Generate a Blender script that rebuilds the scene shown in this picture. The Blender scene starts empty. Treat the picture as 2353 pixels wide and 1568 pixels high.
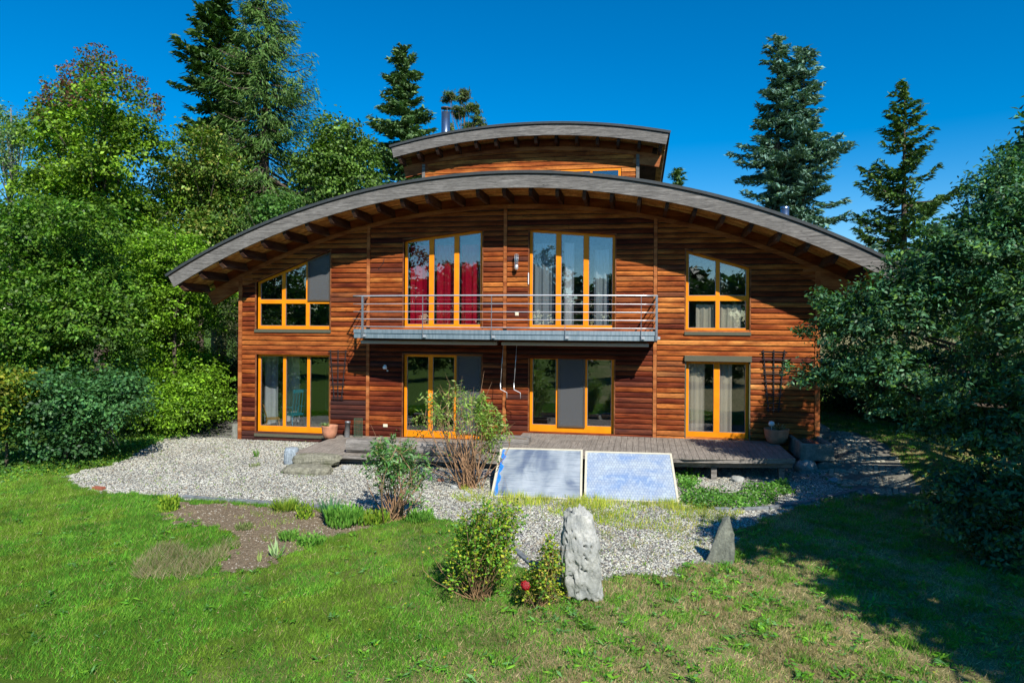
import bpy, bmesh, math, random
import numpy as np
from mathutils import Vector, Matrix, noise
rnd = random.Random(7); NR = np.random.RandomState(11)
S = bpy.context.scene; COL = S.collection

# ------------------------------------------------------------------ camera
PSI, RHO, D0, EZ, FPX, HY = math.radians(10.5), .0065, 18.7, 2.95, 1590., 745.
Fv = np.array([-math.sin(PSI), math.cos(PSI), 0.]); Rv = np.array([math.cos(PSI), math.sin(PSI), 0.]); Uz = np.array([0, 0, 1.])
RC = Rv*math.cos(RHO) + Uz*math.sin(RHO); UC = Uz*math.cos(RHO) - Rv*math.sin(RHO)
C0 = np.array([0, -D0, EZ])
cam = bpy.data.cameras.new('camera'); co = bpy.data.objects.new('camera', cam); COL.objects.link(co)
cam.sensor_width = 36; cam.lens = 36*FPX/2352; cam.shift_y = -(784-HY)/2352; cam.clip_end = 3000; cam.clip_start = .1
M = Matrix(((RC[0], UC[0], -Fv[0], C0[0]), (RC[1], UC[1], -Fv[1], C0[1]), (RC[2], UC[2], -Fv[2], C0[2]), (0, 0, 0, 1)))
co.matrix_world = M; S.camera = co

# ------------------------------------------------------------------ light
SUN = Vector((.62, -1., 1.04)).normalized()          # direction towards the sun
SEL = math.asin(SUN.z); SAZ = math.atan2(SUN.x, SUN.y)
w = bpy.data.worlds.new('World'); S.world = w; w.use_nodes = True
nt = w.node_tree; nt.nodes.clear()
sky = nt.nodes.new('ShaderNodeTexSky'); sky.sky_type = 'NISHITA'; sky.sun_disc = False
sky.sun_elevation = SEL; sky.sun_rotation = SAZ; sky.air_density = 1.0; sky.dust_density = .1; sky.ozone_density = 3.0; sky.altitude = 500
hs = nt.nodes.new('ShaderNodeHueSaturation'); hs.inputs['Saturation'].default_value = 1.55; hs.inputs['Value'].default_value = 1.27
bg = nt.nodes.new('ShaderNodeBackground'); bg.inputs[1].default_value = .085
wo = nt.nodes.new('ShaderNodeOutputWorld')
nt.links.new(sky.outputs[0], hs.inputs['Color']); nt.links.new(hs.outputs[0], bg.inputs[0]); nt.links.new(bg.outputs[0], wo.inputs[0])
sl = bpy.data.lights.new('sun', 'SUN'); sl.energy = 5.0; sl.angle = math.radians(.53); sl.color = (1, .945, .86)
so = bpy.data.objects.new('sun', sl); COL.objects.link(so); so.rotation_euler = SUN.to_track_quat('Z', 'Y').to_euler()
S.view_settings.view_transform = 'Standard'; S.view_settings.look = 'None'; S.view_settings.exposure = .42; S.view_settings.gamma = 1
S.view_settings.use_curve_mapping = False
S.render.engine = 'CYCLES'; S.cycles.max_bounces = 6; S.cycles.transparent_max_bounces = 12; S.cycles.diffuse_bounces = 3; S.cycles.glossy_bounces = 3
S.cycles.caustics_reflective = False; S.cycles.caustics_refractive = False

# ------------------------------------------------------------------ survey helpers: where a sight line meets a plane of the place
def ray(X, Y): return Fv + RC*(X-1176)/FPX + UC*(HY-Y)/FPX
def onY(X, Y, y): d = ray(X, Y); return C0 + d*(y-C0[1])/d[1]
def onZ(X, Y, z): d = ray(X, Y); return C0 + d*(z-C0[2])/d[2]
def at(X, Y, t): return C0 + ray(X, Y)*t
def sst(a, b, x):
    t = np.clip((x-a)/(b-a), 0, 1); return t*t*(3-2*t)
def gh(x, y):
    h = -.5 - .1*sst(0, -6, y) - .06*sst(-8, -14, y)
    h = h + .56*sst(3.5, 5.3, x)*sst(-3.2, .2, y)
    h = h + .03*np.sin(x*1.3+1)*np.sin(y*1.1) * sst(-5, -8, y)
    return h
def gp(X, Y):
    z = -.55
    for _ in range(12):
        p = onZ(X, Y, z); z = float(gh(p[0], p[1]))
    return np.array([p[0], p[1], z])

# ------------------------------------------------------------------ object helpers
def tag(o, label=None, cat=None, group=None, kind=None):
    if label: o['label'] = label
    if cat: o['category'] = cat
    if group: o['group'] = group
    if kind: o['kind'] = kind
    return o
def empty(name, loc=(0, 0, 0), label=None, cat=None, group=None):
    o = bpy.data.objects.new(name, None); COL.objects.link(o); o.location = loc; o.empty_display_size = .2
    return tag(o, label, cat, group)
def link(name, me, mat, parent=None, smooth=False):
    o = bpy.data.objects.new(name, me); COL.objects.link(o)
    if mat: me.materials.append(mat)
    if parent:
        o.parent = parent; 
        o.matrix_parent_inverse = Matrix.Translation(-WORLD(parent))
    if smooth and len(me.polygons): me.polygons.foreach_set('use_smooth', [True]*len(me.polygons))
    return o
def WORLD(o):
    v = Vector(o.location) if not o.parent else Vector((0, 0, 0))
    if o.parent:
        v = o.matrix_parent_inverse.to_translation() + Vector(o.location) + WORLD(o.parent)
    return v
def np_mesh(name, V, Fa, mat, parent=None, col=None, smooth=False):
    me = bpy.data.meshes.new(name); V = np.asarray(V, np.float32); Fa = np.asarray(Fa, np.int32); k = Fa.shape[1]
    me.vertices.add(len(V)); me.vertices.foreach_set('co', V.ravel())
    me.loops.add(Fa.size); me.loops.foreach_set('vertex_index', Fa.ravel())
    me.polygons.add(len(Fa)); me.polygons.foreach_set('loop_start', np.arange(0, Fa.size, k, dtype=np.int32))
    me.update(calc_edges=True)
    if col is not None:
        a = me.color_attributes.new('tint', 'FLOAT_COLOR', 'POINT')
        c4 = np.ones((len(V), 4), np.float32); c4[:, :3] = col; a.data.foreach_set('color', c4.ravel())
    return link(name, me, mat, parent, smooth)
class MB:
    """collects boxes, prisms and tubes, then links them as one mesh"""
    def __init__(s): s.v = []; s.f = []; s.c = []; s.cc = (.5, .5, .5)
    def add(s, vs, fs):
        n = len(s.v); s.v += [tuple(map(float, p)) for p in vs]; s.f += [tuple(i+n for i in f) for f in fs]; s.c += [s.cc]*len(vs)
    def box(s, x0, x1, y0, y1, z0, z1):
        s.prism([(x0, z0), (x1, z0), (x1, z1), (x0, z1)], y0, y1)
    def prism(s, poly, y0, y1):        # polygon in x,z (counter-clockwise seen from the front) pushed through y
        n = len(poly)
        s.add([(x, y0, z) for x, z in poly] + [(x, y1, z) for x, z in poly],
              [tuple(range(n)), tuple(range(2*n-1, n-1, -1))] + [((i+1) % n, i, n+i, n+(i+1) % n) for i in range(n)])
    def flat(s, poly, z0, z1):         # polygon in x,y (counter-clockwise from above) pushed up
        n = len(poly)
        s.add([(x, y, z0) for x, y in poly] + [(x, y, z1) for x, y in poly],
              [tuple(range(n-1, -1, -1)), tuple(range(n, 2*n))] + [(i, (i+1) % n, n+(i+1) % n, n+i) for i in range(n)])
    def bar(s, a, b, wd, ht, up=(0, 0, 1)):
        a, b = Vector(a), Vector(b); d = (b-a).normalized(); u = Vector(up)
        r = d.cross(u)
        if r.length < 1e-4: r = d.cross(Vector((0, 1, 0)))
        r.normalize(); u = r.cross(d).normalized(); r *= wd/2; u *= ht/2
        s.add([a-r-u, a+r-u, a+r+u, a-r+u, b-r-u, b+r-u, b+r+u, b-r+u], [(3, 2, 1, 0), (4, 5, 6, 7), (0, 1, 5, 4), (1, 2, 6, 5), (2, 3, 7, 6), (3, 0, 4, 7)])
    def tube(s, pts, rad, n=6, cap=True):
        pts = [Vector(p) for p in pts]
        if not hasattr(rad, '__len__'): rad = [rad]*len(pts)
        vs = []; ref = None
        for i, p in enumerate(pts):
            d = (pts[min(i+1, len(pts)-1)] - pts[max(i-1, 0)]).normalized()
            if ref is None: ref = d.orthogonal().normalized()
            ref = (ref - d*ref.dot(d))
            ref = ref.normalized() if ref.length > 1e-5 else d.orthogonal().normalized()
            b = d.cross(ref)
            for k in range(n):
                t = 2*math.pi*k/n; vs.append(p + (ref*math.cos(t)+b*math.sin(t))*rad[i])
        fs = [(i*n+k, i*n+(k+1) % n, (i+1)*n+(k+1) % n, (i+1)*n+k) for i in range(len(pts)-1) for k in range(n)]
        if cap: fs += [tuple(range(n-1, -1, -1)), tuple(range((len(pts)-1)*n, len(pts)*n))]
        s.add(vs, fs)
    def lathe(s, prof, c, n=24):       # profile of (radius, z)
        vs = [(c[0]+r*math.cos(2*math.pi*k/n), c[1]+r*math.sin(2*math.pi*k/n), c[2]+z) for r, z in prof for k in range(n)]
        s.add(vs, [(i*n+k, i*n+(k+1) % n, (i+1)*n+(k+1) % n, (i+1)*n+k) for i in range(len(prof)-1) for k in range(n)])
    def build(s, name, mat, parent=None, bevel=0, smooth=False, origin=None):
        me = bpy.data.meshes.new(name); V = s.v
        if origin is not None: V = [(a-origin[0], b-origin[1], c-origin[2]) for a, b, c in V]
        me.from_pydata(V, [], s.f)
        a = me.color_attributes.new('tint', 'FLOAT_COLOR', 'POINT')
        a.data.foreach_set('color', [q for c in s.c for q in (*c, 1)])
        if bevel:
            bm = bmesh.new(); bm.from_mesh(me); bmesh.ops.bevel(bm, geom=bm.edges[:], offset=bevel, segments=1, affect='EDGES', clamp_overlap=True); bm.to_mesh(me); bm.free()
        o = link(name, me, mat, parent, smooth)
        if origin is not None and not parent: o.location = origin
        return o

# ------------------------------------------------------------------ materials
class NT:
    def __init__(s, name):
        s.m = bpy.data.materials.new(name); s.m.use_nodes = True; s.t = s.m.node_tree; s.t.nodes.clear()
        s.out = s.t.nodes.new('ShaderNodeOutputMaterial')
    def n(s, ty, **k):
        d = s.t.nodes.new('ShaderNode'+ty)
        for a, b in k.items():
            if a.startswith('_'): setattr(d, a[1:], b)
            else: s.set(d, a, b)
        return d
    def set(s, d, a, b):
        a = int(a[1:]) if a[0] == 'i' and a[1:].isdigit() else a.replace('_', ' ')
        sock = d.inputs[a]
        if isinstance(b, bpy.types.NodeSocket): s.t.links.new(b, sock)
        else:
            if hasattr(b, '__len__') and len(b) == 3 and sock.type == 'RGBA': b = (*b, 1)
            sock.default_value = b
    def ramp(s, fac, stops):
        r = s.t.nodes.new('ShaderNodeValToRGB'); e = r.color_ramp.elements
        while len(e) < len(stops): e.new(.5)
        for q, (p, c) in zip(e, stops): q.position = p; q.color = (*c, 1) if hasattr(c, '__len__') else (c, c, c, 1)
        s.t.links.new(fac, r.inputs[0]); return r.outputs[0]
    def mix(s, f, a, b, mode='MIX'):
        d = s.t.nodes.new('ShaderNodeMix'); d.data_type = 'RGBA'; d.blend_type = mode
        for i, v in ((0, f), (6, a), (7, b)):
            if isinstance(v, bpy.types.NodeSocket): s.t.links.new(v, d.inputs[i])
            else: d.inputs[i].default_value = (*v, 1) if hasattr(v, '__len__') else v
        return d.outputs[2]
    def math(s, op, a, b=0., c=0.):
        d = s.t.nodes.new('ShaderNodeMath'); d.operation = op
        for i, v in enumerate((a, b, c)):
            if isinstance(v, bpy.types.NodeSocket): s.t.links.new(v, d.inputs[i])
            else: d.inputs[i].default_value = v
        return d.outputs[0]
    def pos(s, sc=(1, 1, 1), off=None):
        g = s.t.nodes.new('ShaderNodeNewGeometry'); mp = s.t.nodes.new('ShaderNodeMapping'); mp.inputs['Scale'].default_value = sc
        s.t.links.new(g.outputs['Position'], mp.inputs['Vector'])
        if off is not None: s.t.links.new(off, mp.inputs['Location'])
        return mp.outputs[0]
    def noise(s, vec, scale, det=4, rough=.55, dist=0.):
        return s.n('TexNoise', Vector=vec, Scale=float(scale), Detail=float(det), Roughness=rough, Distortion=dist).outputs[0]
    def tint(s):
        a = s.t.nodes.new('ShaderNodeAttribute'); a.attribute_name = 'tint'; return a
    def bump(s, h, st=.3, d=.01):
        return s.n('Bump', Height=h, Strength=st, Distance=d).outputs[0]
    def pbr(s, col, rough=.6, metal=0., nrm=None, spec=.5, **k):
        b = s.n('BsdfPrincipled', Base_Color=col, Roughness=rough, Metallic=metal, **k)
        b.inputs['Specular IOR Level'].default_value = spec
        if nrm is not None: s.t.links.new(nrm, b.inputs['Normal'])
        s.t.links.new(b.outputs[0], s.out.inputs[0]); return s.m

def simple(name, c, rough=.6, metal=0., var=.15, sc=12, bump=.1, spec=.5):
    q = NT(name); n = q.noise(q.pos(), sc, 5); d = tuple(v*(1-var*1.6) for v in c); l = tuple(min(1, v*(1+var)) for v in c)
    return q.pbr(q.ramp(n, [(.3, d), (.7, l)]), rough, metal, q.bump(n, bump, .01), spec)
def board_mat(name, ramp, seamy=30., knot=True, dark=.45, xdir=True):
    q = NT(name); t = q.tint(); sp = q.n('SeparateColor', i0=t.outputs[0])
    off = q.n('CombineXYZ', i0=q.math('MULTIPLY', sp.outputs[2], 37.), i1=0., i2=q.math('MULTIPLY', sp.outputs[2], 11.)).outputs[0]
    sc = (1.1, 1, seamy) if xdir else (seamy, 1.1, 1)
    g = q.noise(q.pos(sc, off), 1.6, 6, .6, .6)
    g2 = q.noise(q.pos((.9, 1, 3.2), off), 1.3, 3, .5)
    base = q.ramp(sp.outputs[0], ramp)
    st = q.ramp(g, [(.3, dark), (.5, 1.0), (.68, 1.4)])
    c = q.mix(1., base, st, 'MULTIPLY')
    c = q.mix(q.ramp(g2, [(.42, 0.), (.62, .8)]), c, q.mix(1., c, (.46, .27, .22), 'MULTIPLY'))
    gr = q.mix(q.ramp(sp.outputs[1], [(.0, 0.), (1, .8)]), c, (.03, .028, .028))
    if knot:
        v = q.n('TexVoronoi', Vector=q.pos((2.6, 1, 7.), off), Scale=1.0); v.feature = 'F1'
        gr = q.mix(q.ramp(v.outputs['Distance'], [(.03, .85), (.11, 0.)]), gr, (.035, .012, .006))
    g3 = q.noise(q.pos((5, 1, 60), off), 2.2, 4, .6); gr = q.mix(1., gr, q.ramp(g3, [(.32, .62), (.6, 1.12)]), 'MULTIPLY'); rn = q.bump(g, .5, .008)
    return q.pbr(gr, .7, 0., rn, .12)
TIM = [(0, (.09, .016, .007)), (.3, (.20, .040, .010)), (.55, (.37, .10, .020)), (.8, (.55, .185, .037)), (1, (.74, .32, .085))]
m_board = board_mat('clapboard wood', TIM, dark=.3)
m_post = board_mat('trim wood', [(0, (.3, .08, .02)), (1, (.55, .22, .075))], 30, False, .7)
m_soffit = board_mat('soffit wood', [(0, (.50, .30, .09)), (1, (.66, .43, .15))], 6, False, .8)
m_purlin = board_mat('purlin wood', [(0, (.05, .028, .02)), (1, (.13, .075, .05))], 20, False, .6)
def grey_wood(name, a, b, sc):
    q = NT(name); n = q.noise(q.pos(sc), 1.5, 7, .65, .8); n2 = q.noise(q.pos(), 2.2, 3)
    c = q.ramp(n, [(.28, a), (.5, tuple((i+j)/2 for i, j in zip(a, b))), (.72, b)])
    c = q.mix(q.ramp(n2, [(.4, 0.), (.7, .65)]), c, tuple(v*.4 for v in b)); n4 = q.noise(q.pos(tuple(v*2.2 for v in sc)), 3., 4, .6); c = q.mix(1., c, q.ramp(n4, [(.3, .6), (.65, 1.2)]), 'MULTIPLY')
    v = q.n('TexVoronoi', Vector=q.pos((1.3, 1, 4)), Scale=1.3)
    c = q.mix(q.ramp(v.outputs['Distance'], [(.02, .9), (.07, 0.)]), c, (.02, .018, .015))
    return q.pbr(c, .85, 0., q.bump(n, .8, .012), .08)
m_fascia = grey_wood('weathered fascia wood', (.04, .037, .034), (.33, .31, .285), (1.2, 1, 22))
m_beam = grey_wood('weathered oak beam', (.07, .062, .055), (.42, .39, .35), (1.5, 5, 20))
m_deck = grey_wood('grey deck wood', (.17, .145, .12), (.42, .375, .32), (22, 1.2, 3))
m_roofing = simple('roofing sheet', (.035, .042, .045), .7)
m_orange = simple('orange window wood', (.88, .275, .004), .45, var=.1, sc=3, bump=.02, spec=.25)
m_casing = simple('brown casing metal', (.095, .07, .05), .5, var=.1, bump=.02)
m_olive = simple('olive aluminium', (.10, .10, .065), .45, var=.05, bump=.02)
m_dark = simple('dark wall', (.02, .015, .012), .9)
m_zinc = NT('zinc sheet'); _n = m_zinc.noise(m_zinc.pos((14, 14, 1.2)), 1.2, 5)
m_zinc = m_zinc.pbr(m_zinc.ramp(_n, [(.3, (.25, .33, .37)), (.7, (.44, .52, .56))]), .38, .55, None)
m_steel = simple('brushed steel', (.72, .73, .74), .35, .6, var=.06, bump=.0)
m_galv = simple('galvanised steel', (.33, .35, .36), .42, .7, var=.2, sc=25, bump=.0)
m_awn = simple('awning cassette', (.40, .38, .34), .45, .2, var=.04, bump=0)
m_screen = NT('insect screen')
_s = m_screen; _a = _s.n('BsdfDiffuse', Color=(.13, .135, .14)); _b = _s.n('BsdfTransparent'); _mx = _s.n('MixShader', Fac=.42, i1=_a.outputs[0], i2=_b.outputs[0])
_s.t.links.new(_mx.outputs[0], _s.out.inputs[0]); m_screen = _s.m
def glass(name, refl, tr=(.97, .985, .99)):
    q = NT(name); g = q.n('BsdfGlossy', Color=(.92, .97, 1), Roughness=.004); t = q.n('BsdfTransparent', Color=tr)
    n = q.noise(q.pos(), 1.1, 1); q.t.links.new(q.bump(n, .035, .05), g.inputs['Normal'])
    f = q.n('LayerWeight', Blend=.3); fac = q.math('ADD', q.math('MULTIPLY', f.outputs['Fresnel'], .5), refl)
    mx = q.n('MixShader', Fac=fac, i1=t.outputs[0], i2=g.outputs[0]); q.t.links.new(mx.outputs[0], q.out.inputs[0]); return q.m
m_glass = glass('window glass', .115)
m_room = simple('room plaster', (.30, .28, .25), .9); m_roomfloor = simple('room floor', (.22, .17, .12), .6)
def cloth(name, c, sheer=.25):
    q = NT(name); n = q.noise(q.pos((40, 40, 1)), 1., 2); a = q.n('BsdfDiffuse', Color=q.ramp(n, [(.3, tuple(v*.8 for v in c)), (.7, c)])); b = q.n('BsdfTranslucent', Color=c)
    mx = q.n('MixShader', Fac=sheer, i1=a.outputs[0], i2=b.outputs[0]); q.t.links.new(mx.outputs[0], q.out.inputs[0]); return q.m
m_red = cloth('crimson curtain', (.85, .015, .06)); m_white = cloth('white curtain', (.90, .95, .96)); m_beige = cloth('beige curtain', (.88, .76, .58), .1); m_gold = cloth('gold satin', (.92, .84, .62), .1); m_sheer = cloth('pale sheer curtain', (.55, .64, .66))
m_terra = simple('terracotta', (.52, .23, .13), .75, var=.18, sc=9, bump=.1)
m_black = simple('black painted wood', (.018, .016, .018), .6)
m_cream = simple('cream plastic', (.72, .68, .5), .4, var=.02)
m_teal = simple('teal paint', (.015, .26, .38), .35, var=.1); m_pine = simple('pine wood', (.55, .30, .08), .5, var=.15)
m_bark = simple('bark', (.10, .075, .055), .9, var=.5, sc=14, bump=.6); m_barkg = simple('grey bark', (.17, .16, .145), .9, var=.4, sc=14, bump=.5)
m_stem = simple('woody stems', (.36, .21, .11), .8, var=.35, sc=8); m_stem2 = simple('rose stems', (.28, .17, .08), .8, var=.35, sc=8)
m_white_p = simple('white gloss', (.8, .82, .82), .3, var=.03)
def leafm(name, trans=.3, gloss=.5, tcol=(1.0, 1.25, .35)):
    q = NT(name); t = q.tint(); n = q.noise(q.pos(), 1.3, 3)
    c = q.mix(1., t.outputs[0], q.ramp(n, [(.3, .72), (.7, 1.25)]), 'MULTIPLY')
    b = q.n('BsdfPrincipled', Base_Color=c, Roughness=gloss); b.inputs['Specular IOR Level'].default_value = .35
    tr = q.n('BsdfTranslucent', Color=q.mix(1., c, tcol, 'MULTIPLY')); mx = q.n('MixShader', Fac=trans, i1=b.outputs[0], i2=tr.outputs[0])
    q.t.links.new(mx.outputs[0], q.out.inputs[0]); return q.m
m_leaf = leafm('broad leaves'); m_needle = leafm('needles', .12, .6); m_grass = leafm('grass blades', .25, .55); m_petal = leafm('petals', .3, .5, (1, .6, .6))

# ------------------------------------------------------------------ ground
def poly_px(pts): return [tuple(gp(*p)[:2]) for p in pts]
def inside(P, x, y):
    r = np.zeros(x.shape, bool); n = len(P)
    for i in range(n):
        x1, y1 = P[i]; x2, y2 = P[(i+1) % n]
        c = ((y1 > y) != (y2 > y)); xx = (x2-x1)*(y-y1)/((y2-y1) if abs(y2-y1) > 1e-9 else 1e-9)+x1
        r ^= c & (x < xx)
    return r
def wob(x, y): return .09*np.sin(x*5.1+y*3.3)+.06*np.sin(x*11.7-y*9.1)+.04*np.sin(x*23+y*19)
GRAVEL = poly_px([(150, 1092), (235, 1072), (300, 1050), (370, 1012), (440, 976), (552, 958)]) + [(-11.5, .3), (5.4, .3)] + \
    poly_px([(1905, 1047), (2030, 1080), (1995, 1120), (1890, 1152), (1760, 1185), (1690, 1225), (1640, 1275), (1590, 1308), (1440, 1328), (1300, 1340), (1235, 1318), (1180, 1280), (1120, 1235), (1040, 1200), (905, 1186), (740, 1166), (560, 1153), (420, 1143), (300, 1135), (215, 1126)])
SOIL = poly_px([(415, 1152), (560, 1162), (740, 1176), (880, 1196), (850, 1214), (760, 1228), (700, 1262), (600, 1300), (500, 1318), (545, 1272), (552, 1238), (505, 1216), (420, 1206), (380, 1182)])
PATH = poly_px([(1888, 1030), (1892, 996), (1960, 992), (2030, 1020), (2110, 1060), (2180, 1085), (2140, 1110), (2030, 1092), (1980, 1072), (1905, 1052)])
q = NT('lawn soil'); p = q.pos(); n1 = q.noise(p, .55, 3); n2 = q.noise(p, 5, 6, .7); n3 = q.noise(p, 60, 4, .7)
gx = q.n('SeparateXYZ', i0=q.pos()).outputs[0]
dry = q.math('ADD', q.math('MULTIPLY', n1, 1.1), q.math('MULTIPLY', gx, .07))
base = q.mix(q.ramp(dry, [(.2, 0.), (.6, 1.)]), (.08, .145, .015), (.36, .285, .15))
base = q.mix(q.ramp(n2, [(.35, 0.), (.7, .8)]), base, (.07, .12, .015))
base = q.mix(1., base, q.ramp(n3, [(.3, .5), (.7, 1.35)]), 'MULTIPLY')
m_ground = q.pbr(base, .95, 0, q.bump(n3, .7, .03), .1)
def axis(lo, hi, step, far):
    a = list(np.arange(lo, hi+1e-6, step)); s = step; x = a[-1]; y = a[0]
    while x < far: s *= 1.5; x += s; a.append(x)
    s = step
    while y > -far: s *= 1.5; y -= s; a.insert(0, y)
    return np.array(a)
ax, ay = axis(-16, 9, .25, 1500), axis(-18, 6, .25, 1500)
GX, GY = np.meshgrid(ax, ay); GZ = gh(GX, GY)
nx = len(ax); idx = np.arange(GX.size).reshape(GX.shape)
quad = np.stack([idx[:-1, :-1], idx[:-1, 1:], idx[1:, 1:], idx[1:, :-1]], -1).reshape(-1, 4)
tag(np_mesh('ground', np.stack([GX, GY, GZ], -1).reshape(-1, 3), quad, m_ground, smooth=True), kind='structure')
def sheet(name, P, mat, lift, step=.07, wobble=1.):
    P = np.array(P); x = np.arange(P[:, 0].min()-.2, P[:, 0].max()+.2, step); y = np.arange(P[:, 1].min()-.2, P[:, 1].max()+.2, step)
    X, Y = np.meshgrid(x, y); cx, cy = X[:-1, :-1]+step/2, Y[:-1, :-1]+step/2
    k = inside(P, cx+wob(cx, cy)*wobble, cy+wob(cy, cx)*wobble)
    id_ = np.arange(X.size).reshape(X.shape); f = np.stack([id_[:-1, :-1], id_[:-1, 1:], id_[1:, 1:], id_[1:, :-1]], -1)[k]
    used = np.unique(f); mp = np.zeros(X.size, int); mp[used] = np.arange(len(used))
    V = np.stack([X, Y, gh(X, Y)+lift], -1).reshape(-1, 3)[used]
    return tag(np_mesh(name, V, mp[f], mat, smooth=True), kind='structure')
q = NT('gravel bed'); v = q.n('TexVoronoi', Vector=q.pos(), Scale=32.); n = q.noise(q.pos(), 3, 5)
c = q.mix(q.ramp(v.outputs['Distance'], [(.2, 0.), (.6, 1.)]), q.mix(.6, q.mix(.75, v.outputs['Color'], (.36, .36, .35)), (.40, .39, .36)), (.10, .095, .085))
c = q.mix(q.ramp(n, [(.5, 0.), (.8, .35)]), c, (.16, .15, .10))
m_gravel = q.pbr(c, .9, 0, q.bump(v.outputs['Distance'], .8, .02), .2)
sheet('gravel_area', GRAVEL, m_gravel, .004, .1)
q = NT('garden soil'); n = q.noise(q.pos(), 14, 8, .7); n2 = q.noise(q.pos(), 90, 3)
m_soil = q.pbr(q.mix(1., q.ramp(n, [(.3, (.13, .095, .058)), (.75, (.32, .255, .17))]), q.ramp(n2, [(.3, .6), (.7, 1.4)]), 'MULTIPLY'), .95, 0, q.bump(n, 1., .05), .1)
sheet('soil_bed', SOIL, m_soil, .008)
m_pathm = simple('path mortar', (.16, .15, .12), .95)
sheet('paved_path', PATH, m_pathm, .012, wobble=.5)

def scatter(P, dens, extra=None, seed=0):
    P = np.array(P); r = np.random.RandomState(seed); lo, hi = P.min(0), P.max(0); n = int(dens*(hi-lo).prod())
    x, y = r.uniform(lo[0], hi[0], n), r.uniform(lo[1], hi[1], n); k = inside(P, x+wob(x, y), y+wob(y, x))
    if extra is not None: k &= extra(x, y)
    return x[k], y[k], r
def in_view(x, y, z=-.5, m=60):
    d = np.stack([x, y, np.full(x.shape, z)], -1)-C0; wq = d@Fv; X = 1176+FPX*(d@RC)/wq; Y = HY-FPX*(d@UC)/wq
    return (wq > 1) & (X > -m) & (X < 2352+m) & (Y < 1568+m)
OCT = np.array([(1, 0, -.3), (0, 1, -.3), (-1, 0, -.3), (0, -1, -.3), (0, 0, 1)], float)
OCF = np.array([(0, 1, 4), (1, 2, 4), (2, 3, 4), (3, 0, 4)])
def pebbles(name, x, y, z, r, s0, s1, pal, mat, parent=None):
    n = len(x); sc = r.uniform(s0, s1, (n, 1, 1))*r.uniform(.6, 1.3, (n, 1, 3))*np.array([1, 1, .6]); a = r.uniform(0, 6.28, n)
    V = OCT[None]*(1+r.uniform(-.3, .3, (n, 5, 1)))*sc
    ca, sa = np.cos(a)[:, None], np.sin(a)[:, None]
    V = np.stack([V[..., 0]*ca-V[..., 1]*sa, V[..., 0]*sa+V[..., 1]*ca, V[..., 2]], -1)+np.stack([x, y, z], -1)[:, None]
    Fa = (OCF[None]+np.arange(n)[:, None, None]*5).reshape(-1, 3); pal = np.array(pal)
    c = pal[r.randint(0, len(pal), n)]*r.uniform(.6, 1.05, (n, 1))*(.88+.12*np.sin(x*2.1+y*1.3)*np.sin(y*2.9))[:, None]
    return tag(np_mesh(name, V.reshape(-1, 3), Fa, mat, parent, np.repeat(c, 5, 0)), kind='stuff')
q = NT('pebble stone'); m_pebble = q.pbr(q.tint().outputs[0], .9, 0, None, .1)
PAL = [(.76, .75, .64), (.66, .65, .54), (.54, .55, .48), (.44, .45, .40), (.58, .54, .42), (.34, .345, .31), (.66, .67, .60), (.46, .38, .27), (.70, .70, .60)]
x, y, r = scatter(GRAVEL, 1050, lambda x, y: in_view(x, y) & (y < .1), 3)
pebbles('gravel_pebbles', x, y, gh(x, y)+.01, r, .008, .0225, PAL, m_pebble)
x, y, r = scatter(SOIL, 420, None, 5)
pebbles('soil_crumbs', x, y, gh(x, y)+.012, r, .006, .02, [(.36, .28, .19), (.18, .13, .085), (.5, .45, .36), (.26, .2, .13), (.22, .16, .1)], m_pebble)
# fan-laid setts on the path, each one a stone
setts = tag(empty('path_paving', tuple(gp(1980, 1050)), 'fan laid pale stone setts of the path beside the right corner of the house', 'paving'))
m_sett = simple('sett stone', (.36, .345, .27), .85, var=.25, sc=9)
k = 0; PA = np.array(PATH); sm = bpy.data.meshes.new('paving_stone'); b = MB(); b.box(-.055, .055, -.05, .05, -.03, .018)
proto = b.build('paving_stone', m_sett, setts, bevel=.01); sm = proto.data; first = True
for fx in np.arange(PA[:, 0].min(), PA[:, 0].max()+.8, .95):
    for fy in np.arange(PA[:, 1].min()-.5, PA[:, 1].max()+.5, .62):
        for rr in (.15, .27, .39, .51):
            for a in np.arange(.25, 2.9, .125/rr):
                X_, Y_ = fx+rr*math.cos(a), fy+rr*math.sin(a)
                if abs(X_-fx) > .47: continue
                if inside(PA, np.array([X_]), np.array([Y_]))[0] and k < 290:
                    o = proto if first else bpy.data.objects.new('paving_stone', sm)
                    if not first: COL.objects.link(o); o.parent = setts; o.matrix_parent_inverse = Matrix.Translation(-setts.location)
                    first = False; k += 1
                    o.location = (X_, Y_, float(gh(X_, Y_))+.012+rnd.uniform(0, .006)); o.rotation_euler = (0, 0, a); o.scale = (rnd.uniform(.85, 1.05),)*2+(1,)
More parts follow.
